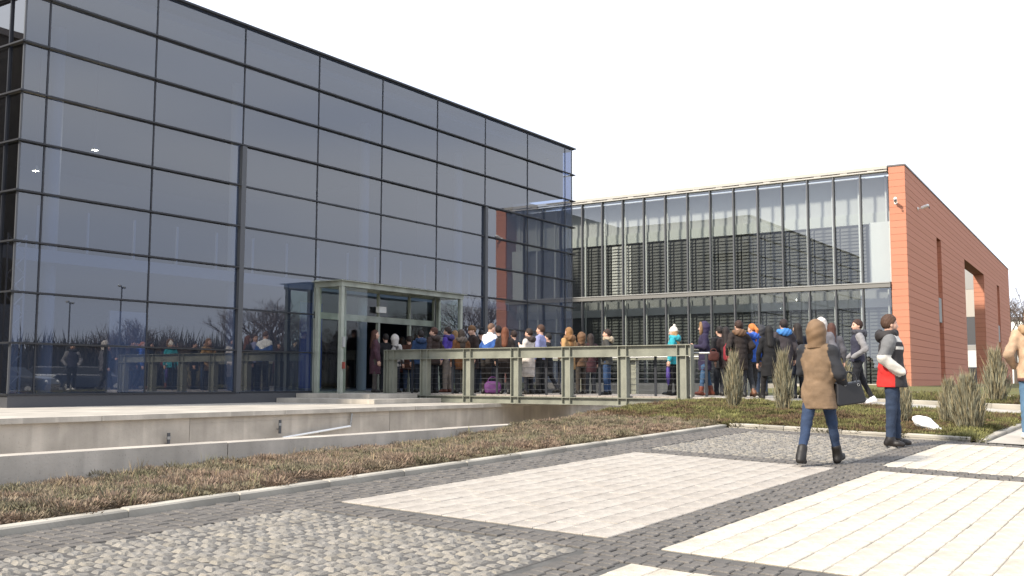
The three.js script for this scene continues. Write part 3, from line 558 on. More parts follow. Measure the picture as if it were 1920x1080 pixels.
// ------------------------------------------------------------------ upright junipers
function juniperGeo(seed0, tall, wide, n) {
  n = Math.round(n * 0.85); const P = [], I = [], C = [], v = new THREE.Vector3();
  for (let k = 0; k < n; k++) {
    const h = Math.pow(hash(k, seed0), 0.75), lob = hash(k, seed0, 9), a = hash(k, seed0, 1) * 6.283, prof = wide * 0.5 * (0.42 + 0.75 * Math.sin(Math.min(1, h * 1.15 + 0.12) * Math.PI * 0.85)) * (1 - 0.72 * Math.pow(h, 3)) * (0.75 + 0.5 * hash(Math.floor(a * 2.2), seed0, 5));
    const r = prof * Math.pow(hash(k, seed0, 2), 0.55), x = Math.cos(a) * r, z = Math.sin(a) * r, y = h * tall * 0.86;
    const len = tall * (0.10 + 0.16 * hash(k, seed0, 3)) * (lob > 0.93 ? 1.7 : 1), out = 0.10 + 0.34 * hash(k, seed0, 4), w = 0.004 + 0.005 * hash(k, seed0, 6);
    v.set(Math.cos(a) * out, 1, Math.sin(a) * out).normalize(); const d = hash(k, seed0, 7) * 6.283, dx = Math.cos(d) * w, dz = Math.sin(d) * w, b = P.length / 3, c = 0.6 + 0.75 * hash(k, seed0, 8), yel = hash(k, seed0, 10) * 0.25;
    P.push(x, y, z, x + v.x * len * 0.5 + dx, y + v.y * len * 0.5, z + v.z * len * 0.5 + dz, x + v.x * len * 0.5 - dx, y + v.y * len * 0.5, z + v.z * len * 0.5 - dz, x + v.x * len, y + v.y * len, z + v.z * len);
    I.push(b, b + 1, b + 2, b + 2, b + 1, b + 3);
    for (let i = 0; i < 4; i++) C.push(c * (1 + yel), c, c * (1 - yel));
  }
  return polyGeo(P, I, null, C);
}
M.juniper = new THREE.MeshPhysicalMaterial({ roughness: 0.95, vertexColors: true, side: THREE.DoubleSide }); M.juniper.color.setRGB(0.215, 0.215, 0.155);
M.stem = L(0.12, 0.09, 0.06, 0.9);
const junipers = [juniperGeo(1, 1, 0.34, 3200), juniperGeo(2, 1, 0.36, 3200), juniperGeo(3, 1, 0.62, 4200)];
function juniper(label, x, z, y, tall, kind, turn, wide = 1) {
  tall *= 0.93;
  const t = thing('juniper_shrub', label, 'shrub', [x, y, z], turn, 'upright junipers in the beds');
  const f = mesh('foliage', junipers[kind], M.juniper, t); f.scale.set(tall * wide, tall, tall * wide);
  const st = []; for (let k = 0; k < 6; k++) { const a = k * 1.05; st.push(bar([Math.cos(a) * 0.02, -0.06, Math.sin(a) * 0.02], [Math.cos(a) * 0.10 * tall, tall * 0.5, Math.sin(a) * 0.10 * tall], 0.012, 5, 0.004)); }
  mesh('stem', mergeGeometries(st), M.stem, t);
}
const onMound = (px, z) => { const x = onZ(px, 700, z)[0]; return [x, z, moundY(x, z) - 0.01]; };
juniper('tall upright juniper on the mound beside the end of the footbridge', ...onMound(1376, -18.4), 1.13, 0, 0.3, 0.78);
juniper('tall upright juniper on the mound, second from the footbridge', ...onMound(1468, -18.1), 1.17, 1, 1.3, 0.72);
juniper('slim upright juniper on the mound behind the man in the red and black jacket', ...onMound(1688, -17.2), 0.95, 0, 2.2, 0.85);
juniper('broad bushy juniper near the right corner of the mound bed', ...onMound(1812, -16.9), 0.92, 2, 0.4);
juniper('small juniper leaning against the broad bushy one', ...onMound(1777, -17.5), 0.80, 1, 1.9);
{ const x = onZ(1866, 700, -26)[0]; juniper('upright juniper in the far bed before the tall opening', x, -26, backBedY(x, -26), 1.35, 1, 0.7); }
{ const x = onZ(1573, 700, -26.2)[0]; juniper('upright juniper in the far bed behind the walking man in grey', x, -26.2, backBedY(x, -26.2), 1.35, 0, 2.7); }
{ // a pale bag lying on the mound
  const [x, z, y] = onMound(1735, -16.4), P = new THREE.IcosahedronGeometry(0.5, 3), p = P.attributes.position, v = new THREE.Vector3();
  for (let i = 0; i < p.count; i++) { v.fromBufferAttribute(p, i); const k = 1 + 0.28 * (vnoise(v.x * 6 + 9, v.y * 6 + v.z * 4) - 0.5), taper = 1 - 0.55 * smooth(-0.1, 0.5, v.x); v.set(v.x * 0.46 * k, v.y * 0.20 * k * taper, v.z * 0.22 * k * taper); p.setXYZ(i, v.x, v.y, v.z); }
  P.computeVertexNormals();
  const t = thing('plastic_bag', 'crumpled white bag lying on the green mound', 'bag', [x, y + 0.13, z], -0.35); const m = mesh('bag_body', P, M.white, t); m.rotation.z = -0.32; mesh('knot', new THREE.TetrahedronGeometry(0.03, 1), M.white, m, [0.23, 0.0, 0]);
}

// ------------------------------------------------------------------ what stands to the right of the picture and shows in the glass: bare trees, parked cars, lamp posts
M.bark = L(0.085, 0.065, 0.052, 0.95); M.twig = L(0.11, 0.08, 0.065, 0.95);
function bareTree(seed0, tall) {
  const wood = [], twigs = []; let n = 0;
  const grow = (p, d, len, r, depth) => {
    const q = p.clone().addScaledVector(d, len); (depth < 2 ? wood : twigs).push(bar(p.toArray(), q.toArray(), r, depth < 2 ? 7 : 4, r * 0.62).deleteAttribute('uv'));
    if (depth > 4) return; const kids = depth === 0 ? 5 : depth < 3 ? 4 : 3;
    for (let k = 0; k < kids; k++) { n++; const a = hash(n, seed0) * 6.283, s = 0.45 + 0.5 * hash(n, seed0, 1), e = d.clone().add(new THREE.Vector3(Math.cos(a) * s, 0.12, Math.sin(a) * s)).normalize(), f = depth === 0 ? 0.55 + 0.45 * k / kids : 0.5 + 0.5 * hash(n, seed0, 2); grow(p.clone().addScaledVector(d, len * f), e, len * (0.56 + 0.18 * hash(n, seed0, 3)), r * 0.52, depth + 1); }
  };
  grow(new THREE.Vector3(0, -0.1, 0), new THREE.Vector3(0, 1, 0), tall * 0.36, tall * 0.018, 0);
  return [mergeGeometries(wood), mergeGeometries(twigs)];
}
const treeKinds = [bareTree(5, 8), bareTree(8, 8), bareTree(13, 8)];
function tree(label, x, z, tall, kind, group) {
  const t = thing('bare_tree', label, 'tree', [x, ground(x, z) - 0.05, z], rnd() * 6, group);
  mesh('trunk', treeKinds[kind][0], M.bark, t).scale.setScalar(tall / 8); mesh('crown', treeKinds[kind][1], M.twig, t).scale.setScalar(tall / 8);
}
const mirrored = (px, dist) => { const d = ray(px, 715), l = Math.hypot(d[0], d[2]); return [2 * GX - d[0] / l * dist, d[2] / l * dist]; };
for (const [px, dist, tall, k] of [[200, 96, 7.5, 0], [245, 90, 8, 1], [285, 96, 8, 2], [330, 100, 6.5, 0], [455, 84, 9, 1], [490, 88, 10, 2], [525, 86, 10, 0], [560, 92, 9, 1], [620, 100, 9, 2], [690, 105, 10, 0], [770, 108, 11, 1], [868, 112, 14, 2], [895, 106, 13, 0]]) { const [x, z] = mirrored(px, dist); tree('bare winter tree standing beyond the car park, mirrored in the glass hall', x, z, tall, k, 'bare trees mirrored in the glass'); }
tree('bare winter tree beyond the far end of the red wall', onZ(1912, 700, -118)[0] + 1.5, -118, 11, 1);
tree('bare winter tree showing behind the top corner of the red wall', onZ(1902, 700, -135)[0] + 0.2, -135, 15.5, 0);
{
  const t = thing('far_building', 'pale low building far beyond the red wall', 'building', [onZ(1935, 700, -170)[0] + 6, ground(0, -170), -170]);
  block('wall', -12, 12, 0, 9.5, -6, 6, M.spandrel, t); block('roof', -12.3, 12.3, 9.5, 9.9, -6.3, 6.3, M.coping, t);
  for (let k = 0; k < 6; k++) for (const y of [1.2, 5]) block('window', -10.6 + k * 4, -8.6 + k * 4, y, y + 2.2, 6.001, 6.05, M.column, t);
}
{ // the dark clad building that the hall's left end mirrors
  const t = thing('brown_building', 'dark brown clad building mirrored in the left end of the glass hall', 'building', [-45, 0.4, 8], 0);
  block('wall', -15, 15, -0.1, 11.4, -17, 17, M.brownClad || (M.brownClad = L(0.04, 0.034, 0.030, 0.85, { map: mottleT })), t);
  block('roof', -15.1, 15.1, 11.4, 11.6, -17.1, 17.1, M.coping, t);
  for (let k = 0; k < 7; k++) for (const y of [1.6, 5.4]) block('window', 15.001, 15.05, y, y + 1.9, -9 + k * 3.6, -7.4 + k * 3.6, M.column, t);
}
function car(label, x, z, turn, colour) {
  const t = thing('parked_car', label, 'car', [x, ground(x, z), z], turn, 'parked cars mirrored in the glass');
  const prof = (pts, w, bev) => { const s = new THREE.Shape(); pts.forEach(([a, b], i) => i ? s.lineTo(a, b) : s.moveTo(a, b)); return new THREE.ExtrudeGeometry(s, { depth: w, bevelEnabled: true, bevelSize: bev, bevelThickness: bev, bevelSegments: 3 }).translate(0, 0, -w / 2); };
  mesh('body', prof([[-2.05, 0.35], [2.0, 0.35], [2.1, 0.6], [1.95, 0.82], [1.0, 0.95], [-1.9, 1.0], [-2.1, 0.8]], 1.55, 0.07), new THREE.MeshPhysicalMaterial({ color: colour, roughness: 0.35, clearcoat: 1 }), t);
  mesh('cabin', prof([[-1.85, 0.98], [0.95, 0.96], [0.25, 1.42], [-1.35, 1.45]], 1.3, 0.06), M.dark, t);
  mesh('roof', prof([[-1.3, 1.44], [0.2, 1.42], [0.1, 1.47], [-1.2, 1.5]], 1.24, 0.02), new THREE.MeshPhysicalMaterial({ color: colour, roughness: 0.35, clearcoat: 1 }), t);
  for (const sx of [-1.3, 1.35]) for (const sz of [-0.8, 0.8]) { const w = mesh('wheel', new THREE.CylinderGeometry(0.32, 0.32, 0.2, 20).rotateX(Math.PI / 2), M.black, t, [sx, 0.32, sz]); mesh('rim', new THREE.CylinderGeometry(0.19, 0.19, 0.21, 12).rotateX(Math.PI / 2), M.steel, w); }
  for (const sz of [-0.6, 0.6]) mesh('headlight', new THREE.SphereGeometry(0.1, 10, 8).scale(0.6, 1, 1.5), M.white, t, [2.08, 0.72, sz]);
}
{ let p = mirrored(182, 64); car('dark blue car parked on the far side, mirrored in the glass hall', p[0], p[1], 2.4, 0x1c2436); p = mirrored(118, 66); car('silver car parked beside the dark one, mirrored in the glass hall', p[0], p[1], 2.4, 0x9a9ea3); p = mirrored(28, 60); car('black car parked apart, mirrored low in the hall corner', p[0], p[1], 2.6, 0x14161a); }
for (const [px, dist, tall, l] of [[220, 80, 7.5, 'slim street lamp behind the parked cars, mirrored in the hall'], [124, 84, 6.5, 'slim twin street lamp near the silver car, mirrored in the hall']]) {
  const [x, z] = mirrored(px, dist), t = thing('street_lamp', l, 'street lamp', [x, ground(x, z) - 0.05, z], 0.8);
  mesh('pole', bar([0, 0, 0], [0, tall, 0], 0.08, 8, 0.05), M.column, t); mesh('arm', bar([-0.6, tall, 0], [0.6, tall + 0.05, 0], 0.035, 6), M.column, t); for (const s of [-1, 1]) block('lamp_head', s * 0.75 - 0.2, s * 0.75 + 0.2, tall - 0.02, tall + 0.1, -0.1, 0.1, M.innerGrey, t);
}
{
  const a = mirrored(40, 112), b = mirrored(930, 128);
  cover('thicket', 'dark leafless thicket behind the trees, mirrored low in the glass hall', 'thicket', tuft(46, 0.5, 1.0, 0.02, 21, 0.5), 900, () => { const f = rnd(), d = rr(-5, 5); return [a[0] + (b[0] - a[0]) * f + d, a[1] + (b[1] - a[1]) * f + d]; }, ground, () => { const k = rr(0.7, 1.3); return [0.055 * k, 0.047 * k, 0.038 * k]; }, [2.5, 5]);
}
sheet('car_park', 8.5, 70, -110, -12, 0.01, M.joint, 8);

// ------------------------------------------------------------------ people: joints, tapered bones, one smooth surface each
function nets(f, lo, hi, cell) {                                        // naive surface nets over a distance field
  const n = [0, 1, 2].map((i) => Math.ceil((hi[i] - lo[i]) / cell) + 2), [nx, ny, nz] = n, V = new Float32Array(nx * ny * nz);
  for (let k = 0, q = 0; k < nz; k++) for (let j = 0; j < ny; j++) for (let i = 0; i < nx; i++, q++) V[q] = f(lo[0] + i * cell, lo[1] + j * cell, lo[2] + k * cell);
  const id = new Int32Array(nx * ny * nz).fill(-1), P = [], I = [], sx = 1, sy = nx, sz = nx * ny;
  const E = [[0, 1], [2, 3], [4, 5], [6, 7], [0, 2], [1, 3], [4, 6], [5, 7], [0, 4], [1, 5], [2, 6], [3, 7]], off = [0, sx, sy, sx + sy, sz, sx + sz, sy + sz, sx + sy + sz];
  for (let k = 0; k < nz - 1; k++) for (let j = 0; j < ny - 1; j++) for (let i = 0; i < nx - 1; i++) {
    const q = i + j * sy + k * sz; let m = 0; for (let c = 0; c < 8; c++) if (V[q + off[c]] < 0) m |= 1 << c;
    if (m === 0 || m === 255) continue;
    let x = 0, y = 0, z = 0, cnt = 0;
    for (const [a, b] of E) if (((m >> a) & 1) !== ((m >> b) & 1)) { const va = V[q + off[a]], vb = V[q + off[b]], t = va / (va - vb); x += (a & 1) + ((b & 1) - (a & 1)) * t; y += ((a >> 1) & 1) + (((b >> 1) & 1) - ((a >> 1) & 1)) * t; z += (a >> 2) + ((b >> 2) - (a >> 2)) * t; cnt++; }
    id[q] = P.length / 3; P.push(lo[0] + (i + x / cnt) * cell, lo[1] + (j + y / cnt) * cell, lo[2] + (k + z / cnt) * cell);
  }
  const quad = (a, b, c, d, flip) => { if (a < 0 || b < 0 || c < 0 || d < 0) return; flip ? I.push(a, c, b, a, d, c) : I.push(a, b, c, a, c, d); };
  for (let k = 1; k < nz - 1; k++) for (let j = 1; j < ny - 1; j++) for (let i = 1; i < nx - 1; i++) {
    const q = i + j * sy + k * sz, s = V[q] < 0;
    if (s !== (V[q + sx] < 0)) quad(id[q - sy - sz], id[q - sz], id[q], id[q - sy], !s);
    if (s !== (V[q + sy] < 0)) quad(id[q - sx - sz], id[q - sx], id[q], id[q - sz], !s);
    if (s !== (V[q + sz] < 0)) quad(id[q - sx - sy], id[q - sy], id[q], id[q - sx], !s);
  }
  return polyGeo(P, I);
}
const smin = (a, b, k) => { const h = Math.max(k - Math.abs(a - b), 0) / k; return Math.min(a, b) - h * h * k * 0.25; };
function bones(list, k = 0.03) {                                        // [ax,ay,az, bx,by,bz, ra, rb, flatten z]
  const B = list.map(([a, b, ra, rb, kz = 1]) => ({ a, d: [b[0] - a[0], b[1] - a[1], (b[2] - a[2]) * kz], ra, rb, kz, l: 1 / Math.max(1e-9, (b[0] - a[0]) ** 2 + (b[1] - a[1]) ** 2 + ((b[2] - a[2]) * kz) ** 2) }));
  return (x, y, z) => {
    let r = 9;
    for (const { a, d, ra, rb, kz, l } of B) {
      const px = x - a[0], py = y - a[1], pz = (z - a[2]) * kz, t = clamp((px * d[0] + py * d[1] + pz * d[2]) * l, 0, 1);
      const e = (Math.sqrt((px - d[0] * t) ** 2 + (py - d[1] * t) ** 2 + (pz - d[2] * t) ** 2) - ra - (rb - ra) * t) / Math.max(1, kz * 0.8);
      r = smin(r, e, k);
    }
    return r;
  };
}
const ell = (c, r) => (x, y, z) => { const a = (x - c[0]) / r[0], b = (y - c[1]) / r[1], d = (z - c[2]) / r[2], l = Math.sqrt(a * a + b * b + d * d); return (l - 1) * Math.min(...r); };
function paint(geo, fn) {
  const p = geo.attributes.position, C = new Float32Array(p.count * 3), U = new Float32Array(p.count * 2);
  for (let i = 0; i < p.count; i++) { const c = fn(p.getX(i), p.getY(i), p.getZ(i)); C.set(c, i * 3); U[i * 2] = p.getX(i) + p.getZ(i) * 0.7; U[i * 2 + 1] = p.getY(i); }
  geo.setAttribute('color', new THREE.BufferAttribute(C, 3)); geo.setAttribute('uv', new THREE.BufferAttribute(U, 2)); return geo;
}
// heads and hair are made once, about the pivot at the top of the neck (head top 0.25 above it)
const faceF = (() => {
  const skull = ell([0, 0.150, -0.005], [0.076, 0.100, 0.095]), jaw = ell([0, 0.075, 0.028], [0.055, 0.062, 0.066]), cheek = ell([0, 0.105, 0.042], [0.060, 0.05, 0.05]);
  const nose = bones([[[0, 0.128, 0.088], [0, 0.092, 0.108], 0.009, 0.0135]], 0.01), lips = ell([0, 0.062, 0.086], [0.024, 0.009, 0.010]), chin = ell([0, 0.028, 0.070], [0.024, 0.02, 0.02]);
  const ears = [ell([0.077, 0.112, -0.008], [0.012, 0.032, 0.02]), ell([-0.077, 0.112, -0.008], [0.012, 0.032, 0.02])], eyes = [ell([0.031, 0.128, 0.098], [0.018, 0.012, 0.018]), ell([-0.031, 0.128, 0.098], [0.018, 0.012, 0.018])], neck = bones([[[0, -0.06, -0.022], [0, 0.06, -0.012], 0.056, 0.052]]);
  return (x, y, z) => { let d = smin(skull(x, y, z), jaw(x, y, z), 0.04); d = smin(d, cheek(x, y, z), 0.03); d = smin(d, nose(x, y, z), 0.012); d = smin(d, lips(x, y, z), 0.008); d = smin(d, chin(x, y, z), 0.02); for (const e of ears) d = smin(d, e(x, y, z), 0.006); for (const e of eyes) d = -smin(-d, e(x, y, z), 0.008); return smin(d, neck(x, y, z), 0.03); };
})();
const headGeo = paint(nets(faceF, [-0.12, -0.10, -0.13], [0.12, 0.28, 0.14], 0.0075), (x, y, z) => {
  const lip = Math.hypot(x / 0.025, (y - 0.062) / 0.010) < 1 && z > 0.07, brow = Math.abs(y - 0.147) < 0.006 && Math.abs(Math.abs(x) - 0.032) < 0.02 && z > 0.06, eye = Math.hypot((Math.abs(x) - 0.031) / 0.016, (y - 0.128) / 0.009) < 1 && z > 0.06;
  return eye ? [0.06, 0.05, 0.045] : brow ? [0.12, 0.08, 0.05] : lip ? [0.42, 0.17, 0.14] : [0.55, 0.33, 0.24];
});
const handGeo = paint(nets(bones([[[0, 0.01, 0], [0, -0.08, 0], 0.024, 0.027, 0.75], [[0.004, -0.075, 0.030], [0.002, -0.118, 0.034], 0.0085, 0.008], [[0.002, -0.118, 0.034], [-0.018, -0.148, 0.034], 0.008, 0.007], [[0.004, -0.08, 0.010], [0.001, -0.130, 0.011], 0.009, 0.0085], [[0.001, -0.130, 0.011], [-0.022, -0.160, 0.011], 0.0085, 0.007], [[0.004, -0.08, -0.010], [0, -0.126, -0.012], 0.0088, 0.008], [[0, -0.126, -0.012], [-0.024, -0.152, -0.012], 0.008, 0.007], [[0.004, -0.072, -0.030], [0, -0.106, -0.034], 0.008, 0.007], [[0, -0.106, -0.034], [-0.02, -0.126, -0.034], 0.007, 0.006], [[-0.004, -0.025, 0.030], [-0.016, -0.062, 0.052], 0.012, 0.010], [[-0.016, -0.062, 0.052], [-0.024, -0.092, 0.050], 0.010, 0.008]], 0.006), [-0.05, -0.19, -0.06], [0.05, 0.05, 0.085], 0.0055), () => [0.55, 0.33, 0.24]);
const hairF = {
  short: () => { const o = ell([0, 0.152, -0.012], [0.090, 0.114, 0.108]); return (x, y, z) => Math.max(o(x, y, z) + 0.004 * Math.sin(x * 130 + y * 90) * Math.sin(z * 110), z - 0.040 - (y - 0.15) * 0.95, 0.05 - y - z * 0.25); },
  buzz: () => { const o = ell([0, 0.152, -0.010], [0.081, 0.104, 0.100]); return (x, y, z) => Math.max(o(x, y, z), z - 0.02 - (y - 0.155) * 1.1, 0.085 - y); },
  long: () => { const o = ell([0, 0.152, -0.012], [0.093, 0.114, 0.110]), b = bones([[[0, 0.10, -0.06], [0, -0.20, -0.10], 0.088, 0.085, 1.5], [[0.07, 0.10, -0.01], [0.085, -0.12, 0.0], 0.03, 0.03], [[-0.07, 0.10, -0.01], [-0.085, -0.12, 0.0], 0.03, 0.03]], 0.04); return (x, y, z) => { const cap = Math.max(o(x, y, z), z - 0.02 - (y - 0.155) * 1.0); return smin(cap, b(x, y, z), 0.03) + 0.004 * Math.sin(x * 140) * Math.sin(z * 120 + y * 12); }; },
  tail: () => { const o = ell([0, 0.152, -0.012], [0.088, 0.111, 0.106]), b = bones([[[0, 0.17, -0.11], [0, 0.10, -0.16], 0.03, 0.035], [[0, 0.10, -0.16], [0.01, -0.16, -0.13], 0.038, 0.018]], 0.03); return (x, y, z) => smin(Math.max(o(x, y, z), z - 0.01 - (y - 0.155) * 1.1, 0.07 - y + z * 0.3), b(x, y, z), 0.02) + 0.003 * Math.sin(x * 140) * Math.sin(z * 120 + y * 20); },
  beanie: () => { const o = ell([0, 0.162, -0.010], [0.096, 0.118, 0.113]), pom = ell([0, 0.295, -0.03], [0.038, 0.038, 0.038]); return (x, y, z) => Math.min(Math.max(o(x, y, z) - (Math.abs(y - 0.155) < 0.02 ? 0.005 : 0), 0.128 - y - z * 0.15), pom(x, y, z)); },
  cap: () => { const o = ell([0, 0.162, -0.010], [0.092, 0.108, 0.108]); return (x, y, z) => Math.max(o(x, y, z), 0.135 - y); },
  hood: () => { const o = ell([0, 0.135, -0.030], [0.118, 0.148, 0.138]), i = ell([0, 0.118, 0.060], [0.078, 0.112, 0.12]), n = bones([[[0, -0.06, -0.02], [0, 0.05, -0.03], 0.115, 0.10, 1.1]], 0.04); return (x, y, z) => Math.max(smin(o(x, y, z), n(x, y, z), 0.05), -i(x, y, z), z - 0.085, -0.07 - y) + 0.003 * Math.sin(y * 60 + x * 30); },
  furhood: () => { const tor = (x, y, z) => { const q = Math.hypot(x / 0.095, (y - 0.10) / 0.125) - 1; return Math.hypot(q * 0.1, z - 0.055) - 0.036; }; return (x, y, z) => tor(x, y, z) + 0.010 * Math.sin(x * 150 + z * 60) * Math.sin(y * 160) * Math.cos(z * 130); },
  collar: () => { const tor = (x, y, z) => { const q = Math.hypot(x / 0.115, (z + 0.035) / 0.10) - 1; return Math.hypot(q * 0.1, (y + 0.015 - z * 0.15) * 0.8) - 0.046; }, b = ell([0, -0.03, -0.13], [0.11, 0.085, 0.055]); return (x, y, z) => smin(tor(x, y, z), b(x, y, z), 0.04) + 0.004 * Math.sin(x * 70 + y * 50); },
};
const hairCache = {};
const hairGeo = (kind) => hairCache[kind] || (hairCache[kind] = paint(nets(hairF[kind](), [-0.18, -0.36, -0.24], [0.18, 0.36, 0.16], kind === 'long' || kind === 'tail' ? 0.011 : 0.010), (x, y, z) => { const s = kind === 'long' || kind === 'tail' || kind === 'short' ? 0.78 + 0.45 * hash(Math.floor(Math.atan2(z, x) * 16), kind.length) : 1; return [s, s, s]; }));
const ARM = { tuck: [[0.215, 1.16, 0.06], [0.08, 1.14, 0.21]], hang: [[0.262, 1.13, -0.02], [0.262, 0.955, 0.15]], down: [[0.255, 1.14, -0.03], [0.262, 0.885, 0.05]], pocket: [[0.30, 1.15, -0.09], [0.215, 0.985, 0.13]], front: [[0.255, 1.15, 0.0], [0.11, 1.19, 0.235]], chest: [[0.26, 1.14, 0.02], [0.10, 1.28, 0.20]], swing: [[0.25, 1.14, 0.10], [0.235, 0.95, 0.25]], back: [[0.25, 1.16, -0.13], [0.245, 0.91, -0.10]], carry: [[0.27, 1.15, -0.02], [0.275, 1.02, 0.18]] };
M.cloth = new THREE.MeshStandardMaterial({ vertexColors: true, roughness: 0.9, map: clothT, bumpMap: bumpT, bumpScale: 0.004 });
M.skin = new THREE.MeshStandardMaterial({ vertexColors: true, roughness: 0.6 });
M.shoe = new THREE.MeshStandardMaterial({ vertexColors: true, roughness: 0.55 });
const hairMats = new Map();
const hairMat = (c) => { const k = c.join(); if (!hairMats.has(k)) hairMats.set(k, new THREE.MeshStandardMaterial({ vertexColors: true, roughness: 0.75, map: clothT })); const m = hairMats.get(k); m.color.setRGB(...c); return m; };
const col = (hex) => { const c = new THREE.Color(hex); return [c.r, c.g, c.b]; };
function person(o) {
  const cell = o.cell || 0.021, h = o.h, t = thing('person', o.label, 'person', o.at, Math.atan2(o.face[0], o.face[1]), o.group || 'people queueing for the entrance');
  t.scale.setScalar(h / 1.75);
  const [sl, sr] = o.legs || [[0.03, 0.03], [-0.03, 0.02]];               // thigh swing, knee bend for the left (x > 0) and right leg
  const V = (x, y, z) => [x, y, z], legs = [];
  for (const [s, [sw, kn]] of [[1, sl], [-1, sr]]) {
    const hip = V(s * 0.092, 0.92, 0), knee = V(s * (0.098 + (o.apart || 0) * 0.5), 0.92 - 0.42 * Math.cos(sw), 0.42 * Math.sin(sw)), a = sw - kn, ank = V(s * (0.102 + (o.apart || 0)), knee[1] - 0.41 * Math.cos(a), knee[2] + 0.41 * Math.sin(a)), pit = clamp(kn - Math.max(sw, 0) * 1.2, -0.35, 0.6) * 0.8;
    legs.push({ s, hip, knee, ank, pit });
  }
  const footLow = (l) => l.ank[1] - 0.085 * Math.cos(l.pit) - Math.max(0, Math.sin(l.pit)) * 0.14 - Math.max(0, -Math.sin(l.pit)) * 0.05, drop = Math.min(...legs.map(footLow));
  const dn = (p) => V(p[0], p[1] - drop, p[2]), rot = (p, a, py = 0.95, pz = 0) => { const y = p[1] - py, z = p[2] - pz; return V(p[0], py + y * Math.cos(a) - z * Math.sin(a), pz + y * Math.sin(a) + z * Math.cos(a)); }, lean = o.lean || 0, up = (p) => dn(rot(p, lean));
  const arms = [1, -1].map((s, i) => { const [e, w] = ARM[(o.arms || ['down', 'down'])[i]]; return { s, sh: up(V(s * 0.178, 1.405, -0.01)), el: up(V(s * e[0], e[1], e[2])), wr: up(V(s * w[0], w[1], w[2])), hidden: /pocket/.test((o.arms || [])[i] || '') }; });
  for (const l of legs) { l.hip = dn(l.hip); l.knee = dn(l.knee); l.ank = dn(l.ank); }
  const neck = up(V(0, 1.455, -0.015)), pivot = up(V(0, 1.50, -0.005)), chest = up(V(0, 1.30, 0)), waist = up(V(0, 1.10, 0.0)), pelv = dn(V(0, 0.95, 0)), collar = up(V(0, 1.40, -0.01));
  const big = o.bulk || 1, ext = (pts, pad) => { const lo = [9, 9, 9], hi = [-9, -9, -9]; for (const p of pts) for (let i = 0; i < 3; i++) { lo[i] = Math.min(lo[i], p[i] - pad); hi[i] = Math.max(hi[i], p[i] + pad); } return [lo, hi]; };
  // the body: one surface, its head and hands on finer grids of their own
  const bl = [[collar, chest, 0.10, 0.125, 1.5], [chest, waist, 0.125, 0.115, 1.45], [waist, pelv, 0.115, 0.13, 1.3], [neck, pivot, 0.05, 0.048]];
  for (const a of arms) bl.push([a.sh, a.el, 0.042, 0.034], [a.el, a.wr, 0.034, 0.025]);
  for (const l of legs) bl.push([l.hip, l.knee, 0.068, 0.044], [l.knee, l.ank, 0.044, 0.034]);
  const all = [collar, pivot, pelv, ...arms.flatMap((a) => [a.sh, a.el, a.wr]), ...legs.flatMap((l) => [l.knee, l.ank])];
  const skin = [paint(nets(bones(bl), ...ext(all, 0.15), 0.026), () => [0.55, 0.33, 0.24])];
  const headM = new THREE.Matrix4().makeTranslation(...pivot).multiply(new THREE.Matrix4().makeRotationFromEuler(new THREE.Euler(lean * 0.6 + (o.nod || 0), o.turn || 0, 0, 'YXZ')));
  skin.push(headGeo.clone().applyMatrix4(headM));
  for (const a of arms) {
    if (a.hidden) continue; const d = new THREE.Vector3(a.wr[0] - a.el[0], a.wr[1] - a.el[1], a.wr[2] - a.el[2]).normalize(), q = new THREE.Quaternion().setFromUnitVectors(new THREE.Vector3(0, -1, 0), d), g = handGeo.clone();
    if (a.s < 0) { g.scale(-1, 1, 1); const ix = g.index.array; for (let i = 0; i < ix.length; i += 3) { const x = ix[i]; ix[i] = ix[i + 1]; ix[i + 1] = x; } }
    skin.push(g.applyQuaternion(q).translate(...a.wr));
  }
  mesh('body', mergeGeometries(skin), M.skin, t);
  // trousers and shoes
  const tc = col(o.trousers || 0x2a2c33), tr = [[waist, pelv, 0.125, 0.148, 1.25]];
  for (const l of legs) tr.push([l.hip, l.knee, o.slim ? 0.088 : 0.094, o.slim ? 0.060 : 0.068], [l.knee, l.ank, o.slim ? 0.060 : 0.068, o.slim ? 0.046 : 0.060]);
  const fold = (d, x, y, z) => (Math.abs(d) > 0.05 ? d : d + 0.014 * (vnoise(x * 9 + z * 8 + 4, y * 24 + x * 9, 0, 0, 7) - 0.5)); const tf = bones(tr), low = Math.min(...legs.map((l) => l.ank[1]));
  mesh('trousers', paint(nets((x, y, z) => Math.max(fold(tf(x, y, z), x, y, z), y - (waist[1] - 0.03)), ...ext([waist, pelv, ...legs.flatMap((l) => [l.hip, l.knee, l.ank])], 0.17), cell), (x, y, z) => { const k = 0.85 + 0.3 * vnoise(x * 14 + 5, y * 14 + z * 9); return tc.map((v) => v * k); }), M.cloth, t);
  const sc = col(o.shoes || 0x14120f), sole = o.sole ? col(o.sole) : sc.map((v) => v * 0.55);
  for (const l of legs) {
    const F = (y, z) => { const c = Math.cos(l.pit), s = Math.sin(l.pit); return V(l.ank[0] + l.s * Math.max(0, z) * 0.12, l.ank[1] + y * c - z * s, l.ank[2] + z * c + y * s); };
    const heel = F(-0.045, -0.035), ball = F(-0.052, 0.10), toe = F(-0.056, 0.155), shaft = o.boot ? V(l.ank[0] + (l.knee[0] - l.ank[0]) * o.boot, l.ank[1] + (l.knee[1] - l.ank[1]) * o.boot, l.ank[2] + (l.knee[2] - l.ank[2]) * o.boot) : l.ank;
    const f = bones([[heel, ball, 0.043, 0.044], [ball, toe, 0.042, 0.032], [heel, V(...l.ank), 0.042, 0.052], [V(...l.ank), shaft, 0.056, o.boot ? 0.058 : 0.05]], 0.03), c = Math.cos(l.pit), s = Math.sin(l.pit);
